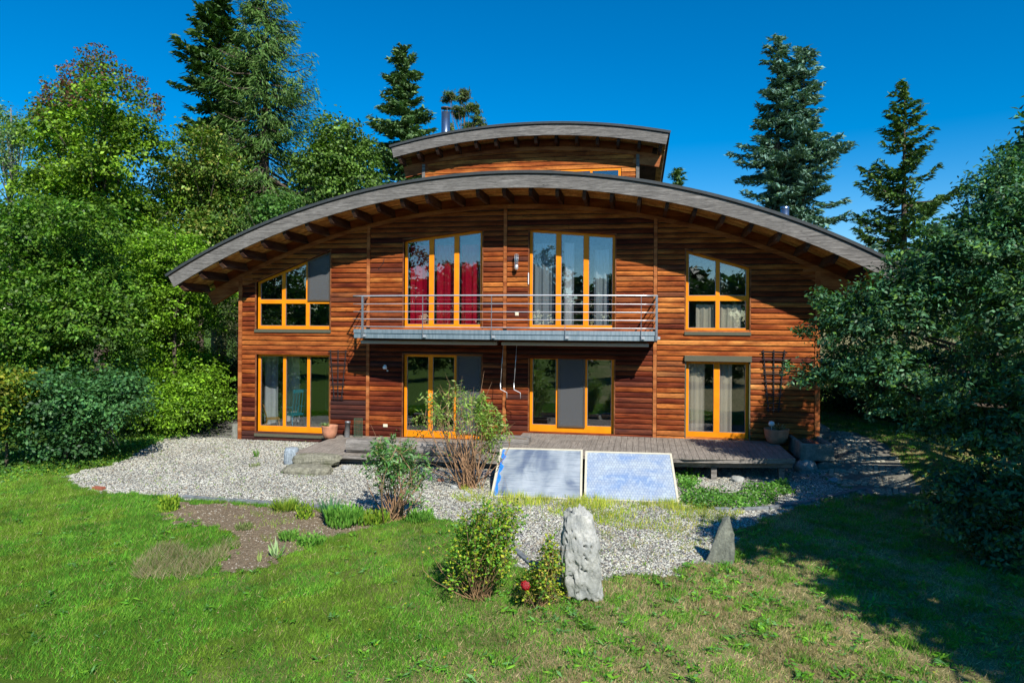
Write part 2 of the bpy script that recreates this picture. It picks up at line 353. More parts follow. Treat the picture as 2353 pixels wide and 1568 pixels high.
# kerb edging
m_kerb = simple('kerb stone', (.17, .19, .20), .85, var=.3, sc=10)
def kerb(pts, label):
    W = [gp(*p) for p in pts]; root = empty('kerb_edging', tuple(W[0]), label, 'kerb'); b0 = None
    d = [0]
    for a, b in zip(W, W[1:]): d.append(d[-1]+float(np.linalg.norm(b-a)))
    n = max(1, int(d[-1]/.5)); me = None
    def P(t):
        t *= d[-1]; i = min(len(W)-2, max(j for j in range(len(d)) if d[j] <= t+1e-9) if t < d[-1] else len(W)-2); f = (t-d[i])/(d[i+1]-d[i]); return W[i]*(1-f)+W[i+1]*f
    for i in range(n):
        a, c = P(i/n), P((i+1)/n); e = (c-a)/np.linalg.norm(c-a)*.006; mb = MB(); up = np.array([0, 0, .012])
        a = a+e; c = c-e; a[2] = gh(a[0], a[1]); c[2] = gh(c[0], c[1]); j = rnd.uniform(-.006, .006)
        mb.bar(a+up+j, c+up+j, .09, .085); mb.build('kerb_stone', m_kerb, root, bevel=.008)
kerb([(420, 1143), (560, 1153), (650, 1159), (740, 1167), (830, 1177)], 'grey stone edging between the gravel and the bare soil bed')
kerb([(1185, 1266), (1225, 1300), (1262, 1330)], 'short grey edging running behind the rose bushes towards the pitted stone')
kerb([(1640, 1170), (1740, 1172), (1850, 1156), (1930, 1138), (1990, 1106), (2005, 1085)], 'curved grey edging in the tree shade right of the deck')

# ------------------------------------------------------------------ the house
RX, RZ, RR, YF = -3.5, -12.33, 19.18, -1.35
XB = [-11.62, -7.63, -3.66, .385, 4.41]; ZB = -.49
A0, A1 = math.asin((-13.07-RX)/RR), math.asin((6.12-RX)/RR)
def arc(a, r, xc=RX, zc=RZ): return (xc+r*math.sin(a), zc+r*math.cos(a))
def ztop(x, dr=.64): return RZ+math.sqrt((RR-dr)**2-(x-RX)**2)
house = empty('wooden_house', (-3.6, 0, ZB), 'two storey wooden house with clapboard front under a big arched roof', 'house')
# windows: x0, x1, z bottom, z top left, z top right
WN = dict(W1=(-11.11, -8.80, -.28, 2.04, 2.04), W2=(-11.13, -8.80, 2.77, 4.16, 5.05), W3=(-6.58, -4.31, 2.81, 5.31, 5.57), W4=(-2.99, -.67, 2.81, 5.56, 5.36),
          W5=(1.17, 2.77, 2.80, 4.93, 4.46), W6=(1.19, 2.77, .0, 2.15, 2.15), W7=(-6.58, -4.31, -.25, 2.09, 2.09), W8=(-2.97, -.68, .03, 2.08, 2.08))
def wtop(wd, x): t = (x-wd[0])/(wd[1]-wd[0]); return wd[3]*(1-t)+wd[4]*t
def wspan(wd, z):
    x0, x1, zb, a, c = wd
    if z <= zb or z >= max(a, c): return None
    if z <= min(a, c): return (x0, x1)
    xs = x0+(x1-x0)*(z-a)/(c-a)
    return (xs, x1) if c > a else (x0, xs)
# clapboards
PITCH = .14; segs = []
bays = [(XB[i]+.055, XB[i+1]-.055) for i in range(4)]
z = ZB
while z < 6.3:
    z0, z1 = z, z+PITCH-.024
    for bi, (a, c) in enumerate(bays):
        def cut(zz):
            rr = (RR-.66)**2-(zz-RZ)**2
            if rr <= 0: return None
            h = math.sqrt(rr); l, rgt = max(a, RX-h), min(c, RX+h)
            if rgt-l < .02: return None
            ws = sorted(s_ for s_ in (wspan(wd, zz) for wd in WN.values()) if s_ and s_[1] > a and s_[0] < c)
            out = []; cur = l
            for s_ in ws: out.append((cur, s_[0]-.035)); cur = s_[1]+.035
            out.append((cur, rgt)); return out
        lo, hi = cut(z0), cut(z1)
        if lo is None: continue
        if hi is None: hi = [((p[0]+p[1])/2, (p[0]+p[1])/2+.01) for p in lo] if len(lo) == 1 else lo
        if len(hi) != len(lo):
            mid = cut((z0+z1)/2) or lo
            lo = hi = mid
        for (l0, r0), (l1, r1) in zip(lo, hi):
            if max(r0-l0, r1-l1) > .04: segs.append((l0, r0, l1, r1, z0, z1, bi))
    z += PITCH
def board(mb, l0, r0, l1, r1, z0, z1, j):
    sg = .003*j
    yb, yt = -.040-sg, -.012-sg
    mb.add([(l0, yb, z0), (r0, yb, z0), ((r0+r1)/2, yb-.002, (z0*.45+z1*.55)), (r1, yt, z1), (l1, yt, z1), ((l0+l1)/2, yb-.002, (z0*.45+z1*.55)), (l0, .004, z0), (r0, .004, z0), (r1, .004, z1), (l1, .004, z1)],
           [(0, 1, 2, 5), (5, 2, 3, 4), (9, 8, 7, 6), (1, 0, 6, 7), (4, 3, 8, 9), (0, 5, 4, 9, 6), (1, 7, 8, 3, 2)])
segs.sort(key=lambda s: -(s[1]-s[0])); big, small = segs[:268], segs[268:]
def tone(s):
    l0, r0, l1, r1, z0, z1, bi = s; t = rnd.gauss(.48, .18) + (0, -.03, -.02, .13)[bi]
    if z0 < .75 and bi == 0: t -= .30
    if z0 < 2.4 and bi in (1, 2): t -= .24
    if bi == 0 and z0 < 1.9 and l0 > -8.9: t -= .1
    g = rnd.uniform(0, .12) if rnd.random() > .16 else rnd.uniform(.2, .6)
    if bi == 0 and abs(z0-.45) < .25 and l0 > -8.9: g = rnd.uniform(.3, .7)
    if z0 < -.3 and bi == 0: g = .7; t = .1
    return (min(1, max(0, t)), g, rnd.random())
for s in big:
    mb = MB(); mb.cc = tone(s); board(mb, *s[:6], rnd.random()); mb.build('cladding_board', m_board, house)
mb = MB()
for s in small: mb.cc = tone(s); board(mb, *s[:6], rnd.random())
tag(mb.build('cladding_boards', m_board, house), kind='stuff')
# wall behind the boards, with real openings
mb = MB(); edges = sorted({v for wd in WN.values() for v in wd[:2]} | set(XB)); xs = []
for a, c in zip(edges, edges[1:]):
    n = max(1, int((c-a)/.45)); xs += [a+(c-a)*i/n for i in range(n)]
xs.append(edges[-1])
for a, c in zip(xs, xs[1:]):
    m_ = (a+c)/2; ws = sorted((wd for wd in WN.values() if wd[0] < m_ < wd[1]), key=lambda q_: q_[2])
    cur = (ZB, ZB)
    for wd in ws:
        if wd[2] > cur[0]+.005: mb.prism([(a, cur[0]), (c, cur[1]), (c, wd[2]), (a, wd[2])], .005, .26)
        cur = (wtop(wd, a), wtop(wd, c))
    mb.prism([(a, cur[0]), (c, cur[1]), (c, ztop(c, .38)), (a, ztop(a, .38))], .005, .26)
HB = 11.
mb.box(XB[0], XB[0]+.2, .26, HB, ZB, ztop(XB[0], .45)); mb.box(XB[4]-.2, XB[4], .26, HB, ZB, ztop(XB[4], .45)); mb.box(XB[0]+.2, XB[4]-.2, HB-.2, HB, ZB, 4.6)
mb.build('wall', m_dark, house)
# side cladding seen past the right corner is plain
# interior: floors, ceiling, partitions
mb = MB()
for a, c in ((XB[0]+.2, XB[4]-.2),):
    mb.box(a, c, .26, HB-.2, -.55, -.3); mb.box(a, c, .26, HB-.2, 2.5, 2.72)
mb.build('interior_floor', m_roomfloor, house)
mb = MB()
for xx in XB[1:4]: mb.box(xx-.05, xx+.05, .265, 5.2, -.3, 2.5); mb.box(xx-.05, xx+.05, .265, 5.2, 2.72, 5.4)
mb.box(XB[0]+.2, XB[4]-.2, 5.2, 5.3, -.3, 2.5); mb.box(XB[0]+.2, XB[4]-.2, 5.2, 5.3, 2.72, 6.1)
mb.build('interior_wall', m_room, house)
# trim posts
for i, xx in enumerate(XB):
    x0, x1 = xx-.045, xx+.045
    if i == 0: x0, x1 = xx-.06, xx+.05
    if i == 4: x0, x1 = xx-.05, xx+.07
    b = MB(); b.cc = (.55+.1*(i % 2), 0, i*.17)
    zb = ZB if i == 0 else (-.3 if i == 1 else -.02)
    segz = [(zb, 2.5), (2.84, ztop(xx, .68))] if i in (1, 2, 3) else [(zb, ztop(xx, .68))]
    for z0, z1 in segz: b.box(x0, x1, -.06, .004, z0, z1)
    if i == 2: b.cc = (.2, 0, .3)
    b.build('trim_post', m_post, house)

# windows -----------------------------------------------------------------
def rag(mb, x0, x1, z0, zt0, zt1, y0, y1): mb.prism([(x0, z0), (x1, z0), (x1, zt1), (x0, zt0)], y0, y1)
def window(key, mull, stile=.075, top=.07, bot=.16, trans=None, sill=True, box=False, screens=(), mw=.09, lab=None, yo=.085):
    wd = WN[key]; x0, x1, zb, a, c = wd; T = lambda x: wtop(wd, x)
    f = MB(); f.cc = (rnd.random(), 0, rnd.random()); y0, y1 = yo, yo+.07
    rag(f, x0, x0+stile, zb, T(x0), T(x0+stile), y0, y1); rag(f, x1-stile, x1, zb, T(x1-stile), T(x1), y0, y1)
    n = 6; i0, i1 = x0+stile, x1-stile
    f.prism([(i0, T(i0)-top), (i1, T(i1)-top), (i1, T(i1)), (i0, T(i0))], y0+.002, y1)
    f.box(i0, i1, y0+.003, y1, zb, zb+bot)
    cuts = [i0] + [v for m_ in mull for v in (m_-mw/2, m_+mw/2)] + [i1]
    for m_ in mull: rag(f, m_-mw/2, m_+mw/2, zb+bot, T(m_-mw/2)-top, T(m_+mw/2)-top, y0+.001, y1)
    lev = [(zb+bot, None)] + ([(trans[1], trans[0])] if trans else [])
    cells = []
    for j in range(0, len(cuts), 2):
        l, r_ = cuts[j], cuts[j+1]
        if trans:
            f.box(l, r_, y0+.001, y1, trans[0], trans[1]); cells += [(l, r_, zb+bot, trans[0], trans[0]), (l, r_, trans[1], T(l)-top, T(r_)-top)]
        else: cells.append((l, r_, zb+bot, T(l)-top, T(r_)-top))
    o = f.build('window', m_orange, house)
    if lab: o['label'] = lab
    for ci, (l, r_, z0, t0, t1) in enumerate(cells):
        g = MB(); g.prism([(l, z0), (r_, z0), (r_, t1), (l, t0)], y0+.035, y0+.041); g.build('pane', m_glass, o)
        gk = MB(); gw = .012                                # grey gasket line round the glass
        gk.box(l, r_, y0+.02, y0+.034, z0, z0+gw)
        gk.box(l, l+gw, y0+.02, y0+.034, z0+gw, t0-gw); gk.box(r_-gw, r_, y0+.02, y0+.034, z0+gw, t1-gw); gk.build('glazing_bead', m_galv, o)
        if ci in screens:
            s_ = MB(); e = .045
            for a4 in ((l-e, l, 1), (r_, r_+e, 1)): s_.prism([(a4[0], z0-e), (a4[1], z0-e), (a4[1], t0+e if a4[0] < l else t1+e), (a4[0], t0+e if a4[0] < l else t1+e)], y0-.04, y0-.004)
            s_.prism([(l, t0), (r_, t1), (r_, t1+e), (l, t0+e)], y0-.04, y0-.004); s_.box(l, r_, y0-.04, y0-.004, z0-e, z0)
            s_.build('screen_frame', m_casing, o)
            s_ = MB(); s_.prism([(l, z0), (r_, z0), (r_, t1), (l, t0)], y0-.022, y0-.020); s_.build('insect_screen', m_screen, o)
    k = MB(); e = .035
    rag(k, x0-e, x0, zb, T(x0-e), T(x0), -.034, yo+.02); rag(k, x1, x1+e, zb, T(x1), T(x1+e), -.034, yo+.02)
    k.prism([(x0-e, T(x0-e)), (x1+e, T(x1+e)), (x1+e, T(x1+e)+e), (x0-e, T(x0-e)+e)], -.034, yo+.02)
    k.build('casing', m_olive if box else m_post, o)
    if sill:
        k = MB(); k.prism([(x0-e, zb-.10), (x1+e, zb-.10), (x1+e, zb-.012), (x0-e, zb-.012)], -.075, .084); k.build('sill', m_olive, o, bevel=.006)
    if box:
        k = MB(); k.box(x0-.05, x1+.05, -.12, -.036, T(x0)-.13, T(x0)+.02); k.build('roller_box', m_olive, o, bevel=.006)
    return o
window('W1', [-10.27, -9.51], bot=.20, lab='tall three pane garden window left of the trellis')
window('W2', [-10.31, -9.55], bot=.10, trans=(3.52, 3.64), screens=(5,), mw=.11, lab='sloping six pane window under the left eave')
window('W3', [-5.80, -5.07], bot=.13, mw=.14, sill=False, lab='balcony window of three tall panes with red curtains')
window('W4', [-2.20, -1.45], bot=.13, mw=.14, sill=False, lab='balcony window of three tall panes with pale curtains')
window('W5', [1.985], bot=.09, trans=(3.60, 3.74), mw=.10, lab='sloping four pane window under the right eave')
window('W6', [1.975], bot=.17, mw=.15, sill=False, box=True, top=.20, lab='pair of glazed doors with an olive roller box')
window('W7', [-5.81, -5.06], bot=.19, mw=.13, sill=False, screens=(2,), lab='three part glazed door behind the twiggy shrub')
window('W8', [-2.2, -1.45], bot=.19, mw=.10, sill=False, screens=(1,), lab='three part glazed door right of the awning cranks')

# roof ----------------------------------------------------------------------
def arcstrip(mb, a0, a1, r0, r1, y0, y1, n=48, xc=RX, zc=RZ):
    P = [arc(a0+(a1-a0)*i/n, r1, xc, zc) for i in range(n+1)]; Q = [arc(a0+(a1-a0)*i/n, r0, xc, zc) for i in range(n+1)]
    vs = []
    for p, q_ in zip(P, Q): vs += [(q_[0], y0, q_[1]), (p[0], y0, p[1]), (p[0], y1, p[1]), (q_[0], y1, q_[1])]
    fs = []
    for i in range(n):
        b = i*4; c = b+4
        fs += [(b, c, c+1, b+1), (b+1, c+1, c+2, b+2), (b+2, c+2, c+3, b+3), (b+3, c+3, c, b)]
    fs += [(0, 1, 2, 3), (n*4+3, n*4+2, n*4+1, n*4)]
    mb.add(vs, fs)
def make_roof(xc, zc, R, a0, a1, yf, yb, ywall, npur, fdep, oh, label):
    b = MB(); arcstrip(b, a0-.002, a1+.002, R-.055, R, yf-.03, yb, 60, xc, zc); ro = b.build('roof', m_roofing, house); ro['label'] = label
    b = MB(); arcstrip(b, a0-.0025, a1+.0025, R-.05, R+.022, yf-.045, yf-.031, 60, xc, zc); b.build('roof_edge', m_roofing, ro)
    b = MB(); arcstrip(b, a0, a1, R-fdep, R-.057, yf, yf+.05, 60, xc, zc); b.build('fascia_board', m_fascia, ro)
    b = MB(); b.cc = (.3, .2, .3); arcstrip(b, a0+.001, a1-.001, R-.075, R-.056, yf-.012, yf-.001, 60, xc, zc); b.build('fascia_trim', m_purlin, ro)
    n = int(round((ywall-(yf+.06))/.145)); st = (ywall-(yf+.06))/n
    for i in range(n+1):
        b = MB(); b.cc = (rnd.random(), 0, rnd.random()); arcstrip(b, a0+.001, a1-.001, R-.36, R-.33, yf+.056+i*st, yf+.056+(i+1)*st-.010, 36, xc, zc); b.build('soffit_plank', m_soffit, ro)
    b = MB(); arcstrip(b, a0+.001, a1-.001, R-.32, R-.06, yf+.06, yb-.05, 60, xc, zc); b.build('roof_core', m_dark, ro)
    b = MB(); b.cc = (.7, 0, .5); arcstrip(b, a0+.001, a1-.001, R-.365, R-.325, ywall+.3, yb, 30, xc, zc); b.build('rear_soffit', m_soffit, ro)
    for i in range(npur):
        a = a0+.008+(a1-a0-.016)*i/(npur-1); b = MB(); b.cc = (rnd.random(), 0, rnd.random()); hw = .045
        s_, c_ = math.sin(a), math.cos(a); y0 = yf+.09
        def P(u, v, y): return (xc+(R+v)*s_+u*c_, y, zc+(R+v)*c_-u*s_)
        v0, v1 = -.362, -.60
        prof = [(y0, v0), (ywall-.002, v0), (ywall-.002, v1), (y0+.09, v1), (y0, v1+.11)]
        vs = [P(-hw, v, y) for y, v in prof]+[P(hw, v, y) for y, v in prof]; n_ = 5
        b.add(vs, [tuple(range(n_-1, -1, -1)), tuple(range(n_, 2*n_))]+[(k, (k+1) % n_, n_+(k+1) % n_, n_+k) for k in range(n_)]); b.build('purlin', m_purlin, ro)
    b = MB(); b.cc = (.42, .1, .4); arcstrip(b, a0+.004, a1-.004, R-.72, R-.602, ywall-.045, ywall+.003, 60, xc, zc); b.build('arch_beam', m_post, ro)
    for sg in (-1, 1):
        aa = a0 if sg < 0 else a1; ab = math.asin(((XB[0] if sg < 0 else XB[4])-RX)/RR) if ywall == 0 else math.asin((uw[0 if sg < 0 else 1]-xc)/R)
        b = MB(); b.cc = (.5, .1, .4); l_, h_ = sorted((aa-sg*.004, ab)); arcstrip(b, l_, h_, R-.98, R-.721, ywall-.04, ywall+.10, 12, xc, zc); b.build('arch_beam', m_post, ro)
    b = MB(); b.cc = (.0, .1, .4); arcstrip(b, a0+.02, a1-.02, R-.60, R-.366, ywall-.001, ywall+.10, 60, xc, zc); b.build('blocking', m_post, ro)
    return ro
r1 = make_roof(RX, RZ, RR, A0, A1, YF, 9.5, 0., 29, .41, 0, 'broad lower arched roof with weathered grey fascia')
# upper storey
UX, UZ, UR, UY = -3.475, -11.016, 20.36, 3.0
uw = (-7.19, -.11); UW = 3.66
ua0, ua1 = math.asin((-8.12-UX)/UR), math.asin((.83-UX)/UR)
r2 = make_roof(UX, UZ, UR, ua0, ua1, UY, 13., UW, 14, .40, 0, 'small upper arched roof above the main roof')
uz = lambda x: UZ+math.sqrt((UR-.66)**2-(x-UX)**2)
z = 7.0
us = []
while z < 9.2:
    for a, c in ((uw[0], uw[1]),):
        rr = (UR-.66)**2-(z+.07-UZ)**2
        if rr > 0:
            h = math.sqrt(rr); l, rg = max(a, UX-h), min(c, UX+h)
            if z+.13 > 7.05 and z < 7.93 and z+.13 > 7.0:
                us.append((l, -2.6, z)); us.append((-.62, rg, z))
            else: us.append((l, rg, z))
    z += PITCH
for l, rg, z in us:
    if rg-l < .1 or z < 7.3: continue
    b = MB(); b.cc = (rnd.uniform(.55, .9), 0, rnd.random()); o_ = MB
    b.add([(x_, y_+UW, z_) for x_, y_, z_ in [(l, -.03, z), (rg, -.03, z), (rg, -.012, z+.126), (l, -.012, z+.126), (l, .004, z), (rg, .004, z), (rg, .004, z+.126), (l, .004, z+.126)]],
          [(0, 1, 2, 3), (7, 6, 5, 4), (1, 0, 4, 5), (3, 2, 6, 7), (0, 3, 7, 4), (1, 5, 6, 2)])
    b.build('cladding_board', m_board, house)
b = MB(); b.cc = (.5, 0, .5)
n = 12
for i in range(n):
    a, c = uw[0]+(uw[1]-uw[0])*i/n, uw[0]+(uw[1]-uw[0])*(i+1)/n
    b.prism([(a, 6.0), (c, 6.0), (c, uz(c)+.28), (a, uz(a)+.28)], UW+.006, UW+.2)
b.box(uw[0], uw[0]+.15, UW+.2, 12., 6., uz(uw[0])+.2); b.box(uw[1]-.15, uw[1], UW+.2, 12., 6., uz(uw[1])+.2)
b.build('upper_wall', m_dark, house)
for xx in (uw[0], uw[1]):
    b = MB(); b.cc = (.2, .5, .2); b.box(xx-.05, xx+.05, UW-.06, UW+.005, 6.5, uz(xx)-.02); b.build('trim_post', m_fascia, house)
b = MB(); b.cc = (.5, 0, .5); b.box(-2.58, -.64, UW-.03, UW+.001, 7.89, 7.95); b.box(-2.58, -2.5, UW-.03, UW, 6.9, 7.89); b.box(-1.62, -1.54, UW-.028, UW, 6.9, 7.89); b.box(-.72, -.64, UW-.03, UW, 6.9, 7.89)
uwin = b.build('window', m_orange, house)
for a, c in ((-2.5, -1.62), (-1.54, -.72)):
    b = MB(); b.box(a, c, UW-.012, UW-.006, 6.9, 7.89); b.build('pane', m_glass, uwin)
b = MB(); b.cc = (.6, .3, .4)
b.prism([(uw[1]+.06, 8.35), (.5, 8.35), (.5, 8.75), (uw[1]+.06, 8.9)], UW+.3, 11.5); b.build('eave_box', m_purlin, house)
# flues
m_flue = simple('flue steel', (.42, .50, .58), .25, .95, var=.05, bump=.0)
def flue(px, ptop, y, r_, lab, hat=True):
    p = onY(px, ptop, y); b = MB(); zt = p[2]; zr = zt-1.6 if hat else zt-.9
    b.lathe([(r_, zr-zt), (r_, -.18 if hat else 0), (r_*1.04, -.18 if hat else 0), (r_*1.04, -.22)][:2] + [(r_*.9, -.18 if hat else 0)], (p[0], p[1], zt), 20)
    if not hat: b.lathe([(r_*1.02, -.05), (r_*1.02, .02), (0.001, .02)], (p[0], p[1], zt), 20)
    o = b.build('chimney', m_flue, house, smooth=True); o['label'] = lab
    if hat:
        b = MB(); b.lathe([(.001, 0), (r_*1.12, -.01), (r_*1.12, -.05), (.001, -.05)], (p[0], p[1], zt), 20)
        for k in range(4):
            a = k*math.pi/2+.6; b.tube([(p[0]+r_*.95*math.cos(a), p[1]+r_*.95*math.sin(a), zt-.24), (p[0]+r_*.95*math.cos(a), p[1]+r_*.95*math.sin(a), zt-.04)], .012, 5)
        b.build('chimney_cap', m_casing, o)
flue(1024, 247, 6.5, .165, 'tall shiny round flue left on the upper roof'); flue(1803, 476, 5.2, .13, 'short round flue poking above the right roof slope', False)

# balcony ---------------------------------------------------------------------
BX0, BX1 = -7.64, .41
def bo(x, e=0.): t = (x-(BX0+BX1)/2)/((BX1-BX0)/2); return -(1.0+.36*(1-t*t))-e
def bstrip(mb, e0, e1, z0, z1, x0=BX0, x1=BX1, n=20):
    X_ = [x0+(x1-x0)*i/n for i in range(n+1)]
    P = [(x, bo(x, e1)) for x in X_]+[(x, bo(x, e0)) for x in reversed(X_)]
    # as strips of quads
    for i in range(n):
        a, c = X_[i], X_[i+1]; mb.flat([(a, bo(a, e1)), (c, bo(c, e1)), (c, bo(c, e0)), (a, bo(a, e0))], z0, z1)
b = MB(); b.cc = (.6, 0, .3)
for i in range(20):
    a, c = BX0+.02+(BX1-BX0-.04)*i/20, BX0+.02+(BX1-BX0-.04)*(i+1)/20; b.flat([(a, bo(a, -.03)), (c, bo(c, -.03)), (c, -.065), (a, -.065)], 2.70, 2.788)
bal = b.build('balcony', m_post, house); bal['label'] = 'bowed steel edged balcony across the middle of the front'
b = MB(); bstrip(b, -.02, .03, 2.695, 2.80); b.build('edge_channel', m_zinc, bal)
b = MB(); bstrip(b, -.04, .008, 2.56, 2.688); b.build('edge_channel', m_zinc, bal)
b = MB()
for s_, xx in ((1, BX0), (-1, BX1)): b.box(min(xx, xx+s_*.03), max(xx, xx+s_*.03), -1.0, -.07, 2.56, 2.695)
b.build('side_channel', m_zinc, bal)
for i, zz in enumerate((3.69, 3.475, 3.27, 3.07, 2.87)):
    b = MB(); rr = .021 if i == 0 else .011
    b.tube([(BX0, -.06, zz)]+[(x, bo(x, .05), zz) for x in np.linspace(BX0, BX1, 25)]+[(BX1, -.06, zz)], rr, 6); b.build('handrail' if i == 0 else 'rail_bar', m_steel, bal, smooth=True)
for xx in (-7.36, -5.60, -3.74, -1.86, .02, .40):
    b = MB(); wd_ = .035 if xx not in (-7.36, .40) else .05; yb = bo(xx, .042)
    b.bar((xx, yb, 2.57), (xx, yb, 3.69), .012 if wd_ < .05 else .055, .045, (0, 1, 0)); o = b.build('baluster', m_galv, bal)
    b = MB(); b.box(xx+.01, xx+.09, yb-.012, yb+.01, 2.60, 2.67); b.build('bracket', m_steel, o)
for a, c in ((-7.55, -3.73), (-3.61, .22)):
    b = MB(); b.box(a, c, -.78, -.66, 2.40, 2.49); o = b.build('awning_cassette', m_awn, bal, bevel=.015)
    b = MB(); b.box(a+.05, c-.05, -.6, -.2, 2.42, 2.55); b.build('awning_housing', m_casing, o)
for px, lab in ((1156, 'left white awning crank hanging beside the brown post'), (1187, 'right white awning crank hanging beside the brown post')):
    p = onY(px, 795, -.6); x_ = p[0]; b = MB()
    b.tube([(x_, -.6, 2.42), (x_-.07, -.6, 1.32)], .007, 6); b.tube([(x_-.07, -.6, 1.40), (x_-.07, -.6, 1.22), (x_+.11, -.62, 1.14), (x_+.11, -.62, .99)], [.014, .014, .009, .011], 6)
    o = b.build('awning_crank', m_steel, smooth=True, origin=(x_, -.6, 1.0)); tag(o, lab, 'crank', 'awning cranks')

# lamps, sockets -----------------------------------------------------------------
p = onY(1187, 600, -.1); q = NT('lamp glass'); g = q.n('BsdfGlass', Roughness=.02, IOR=1.2); q.t.links.new(g.outputs[0], q.out.inputs[0])
o = empty('wall_lamp', tuple(p), 'cylindrical caged glass lamp on the clapboards between the balcony windows', 'lamp')
b = MB(); b.lathe([(.045, 0), (.045, .30)], (p[0], p[1]-.06, p[2]-.12), 14); b.build('lamp_glass', m_glass, o, smooth=True)
b = MB(); b.lathe([(.001, 0), (.05, 0), (.055, .02)], (p[0], p[1]-.06, p[2]+.17), 14); b.lathe([(.03, .0), (.055, .03), (.055, .12), (.03, .15), (.001, .15)], (p[0], p[1]-.06, p[2]-.24), 14)
for k in range(5): a = k*1.2566; b.tube([(p[0]+.05*math.cos(a), p[1]-.06+.05*math.sin(a), p[2]-.12), (p[0]+.05*math.cos(a), p[1]-.06+.05*math.sin(a), p[2]+.18)], .004, 4)
b.box(p[0]-.02, p[0]+.02, p[1]-.02, -.03, p[2]-.2, p[2]-.14); b.build('lamp_cage', m_steel, o, smooth=True)
p = onY(885, 845, -.1); o = empty('spot_lamp', tuple(p), 'small white spotlight on the dark boards left of the shrub', 'lamp')
b = MB(); b.lathe([(.001, .0), (.05, .005), (.065, .05), (.03, .12), (.001, .13)], (p[0], p[1]-.03, p[2]-.03), 14); b.build('lamp_head', m_white_p, o, smooth=True)
b = MB(); b.tube([(p[0]+.02, p[1]-.03, p[2]), (p[0]+.05, -.03, p[2]-.07)], .012, 6); b.lathe([(.001, 0), (.03, .01), (.03, .04), (.001, .05)], (p[0]+.05, -.06, p[2]-.1), 10); b.build('lamp_arm', m_steel, o)
for px, py, w_, h_, lab in ((1187, 721, .10, .10, 'square cream outdoor socket behind the balcony rails'), (885, 977, .13, .09, 'wide cream outdoor socket low on the wall')):
    p = onY(px, py, -.05); b = MB(); b.box(p[0]-w_/2, p[0]+w_/2, -.065, -.025, p[2]-h_/2, p[2]+h_/2); o = b.build('wall_socket', m_cream, bevel=.008, origin=tuple(p)); tag(o, lab, 'socket')
    b2 = MB(); b2.box(p[0]-w_/2+.015, p[0]+w_/2-.015, -.0685, -.066, p[2]-h_/2+.015, p[2]+h_/2-.015); k2 = b2.build('socket_lid', m_cream, o)
p = onY(878, 605, -.04); b = MB(); b.tube([(p[0]+.06, -.045, p[2]+.14), (p[0]+.03, -.05, p[2]), (p[0]-.12, -.045, p[2]-.16)], .008, 5); tag(b.build('wire_ornament', m_black, origin=tuple(p)), 'thin bent dark wire on the boards left of the red curtains', 'ornament')
p = onY(1214, 640, -.05); b = MB(); b.box(p[0]-.012, p[0]+.012, -.075, -.04, p[2]-.16, p[2]+.16); tag(b.build('thermometer', m_white_p, bevel=.004, origin=tuple(p)), 'slim white thermometer beside the pale curtained balcony window', 'thermometer')

# trellises ------------------------------------------------------------------------
def trellis(c, top, bot, wt, wb, rows, lab):
    o = empty('trellis', (c[0], -.06, bot), lab, 'trellis', 'black wooden fan trellises on the wall'); H = top-bot
    for s_ in (-1, 0, 1):
        b = MB(); b.tube([(c[0]+s_*wb/2, -.07, bot-.05), (c[0]+s_*wt/2+s_*.01, -.07, top+.06)], .016, 6); b.build('upright', m_black, o)
    for i in range(rows):
        t = i/(rows-1); w_ = wb+(wt-wb)*t; zz = bot+H*t
        for e in ((0,) if i not in (0, 2, 5) else (0, .05)):
            b = MB(); b.tube([(c[0]-w_/2-.07, -.092, zz+e), (c[0]+w_/2+.07, -.092, zz+e+rnd.uniform(-.01, .01))], .013, 6); b.build('crossbar', m_black, o)
p = onY(777, 800, -.06); trellis(p, 2.13, .80, .46, .22, 8, 'black fan trellis right of the tall garden window')
p = onY(1777, 870, -.06); trellis(p, 2.28, .80, .50, .24, 9, 'black fan trellis near the right corner above the pot')

# curtains and chairs inside -----------------------------------------------------------
def curtain(x0, x1, z0, z1, mat, lab, y=.35, amp=.03, fr=26, top_wave=0, flare=0, group=None):
    n = max(12, int((x1-x0)*46)); ph = rnd.random()*6
    X_ = np.linspace(x0, x1, n+1); vs = []
    for i, x in enumerate(X_):
        yy = y+amp*math.sin(x*fr+ph)+amp*.5*math.sin(x*fr*2.3)
        zt = z1+top_wave*abs(math.sin(x*fr*.5+ph)); f = flare*(x-(x0+x1)/2)
        vs += [(x+f, yy+amp*.4*math.sin(x*9), z0), (x+f*.5, yy, (z0+z1)/2), (x, yy, zt)]
    fs = []
    for i in range(n):
        b_ = i*3; fs += [(b_, b_+3, b_+4, b_+1), (b_+1, b_+4, b_+5, b_+2)]
    m = MB(); m.add(vs, fs); o = m.build('curtain', mat, smooth=True, origin=((x0+x1)/2, y, z0)); tag(o, lab, 'curtain', group)
for (a, c), l in zip(((-6.5, -5.92), (-5.72, -5.15), (-5.0, -4.5)), ('left', 'middle', 'right')):
    curtain(a, c, 2.85, 5.2, m_red, 'crimson curtain behind the %s pane of the left balcony window' % l, group='crimson curtains')
curtain(-2.9, -2.35, 2.85, 5.2, m_sheer, 'pale sheer curtain behind the left pane of the right balcony window')
curtain(-2.08, -1.8, 2.85, 5.2, m_white, 'narrow white curtain behind the middle pane of the right balcony window')
curtain(-1.25, -.85, 2.85, 5.0, m_sheer, 'grey white curtain behind the right pane of the right balcony window')
curtain(1.45, 1.92, 2.86, 3.50, m_gold, 'short gold curtain, left of the pair under the right eave', y=.27, amp=.02, fr=36, top_wave=.02)
curtain(2.06, 2.6, 2.86, 3.50, m_gold, 'short gold curtain, right of the pair under the right eave', y=.27, amp=.02, fr=36, top_wave=.02)
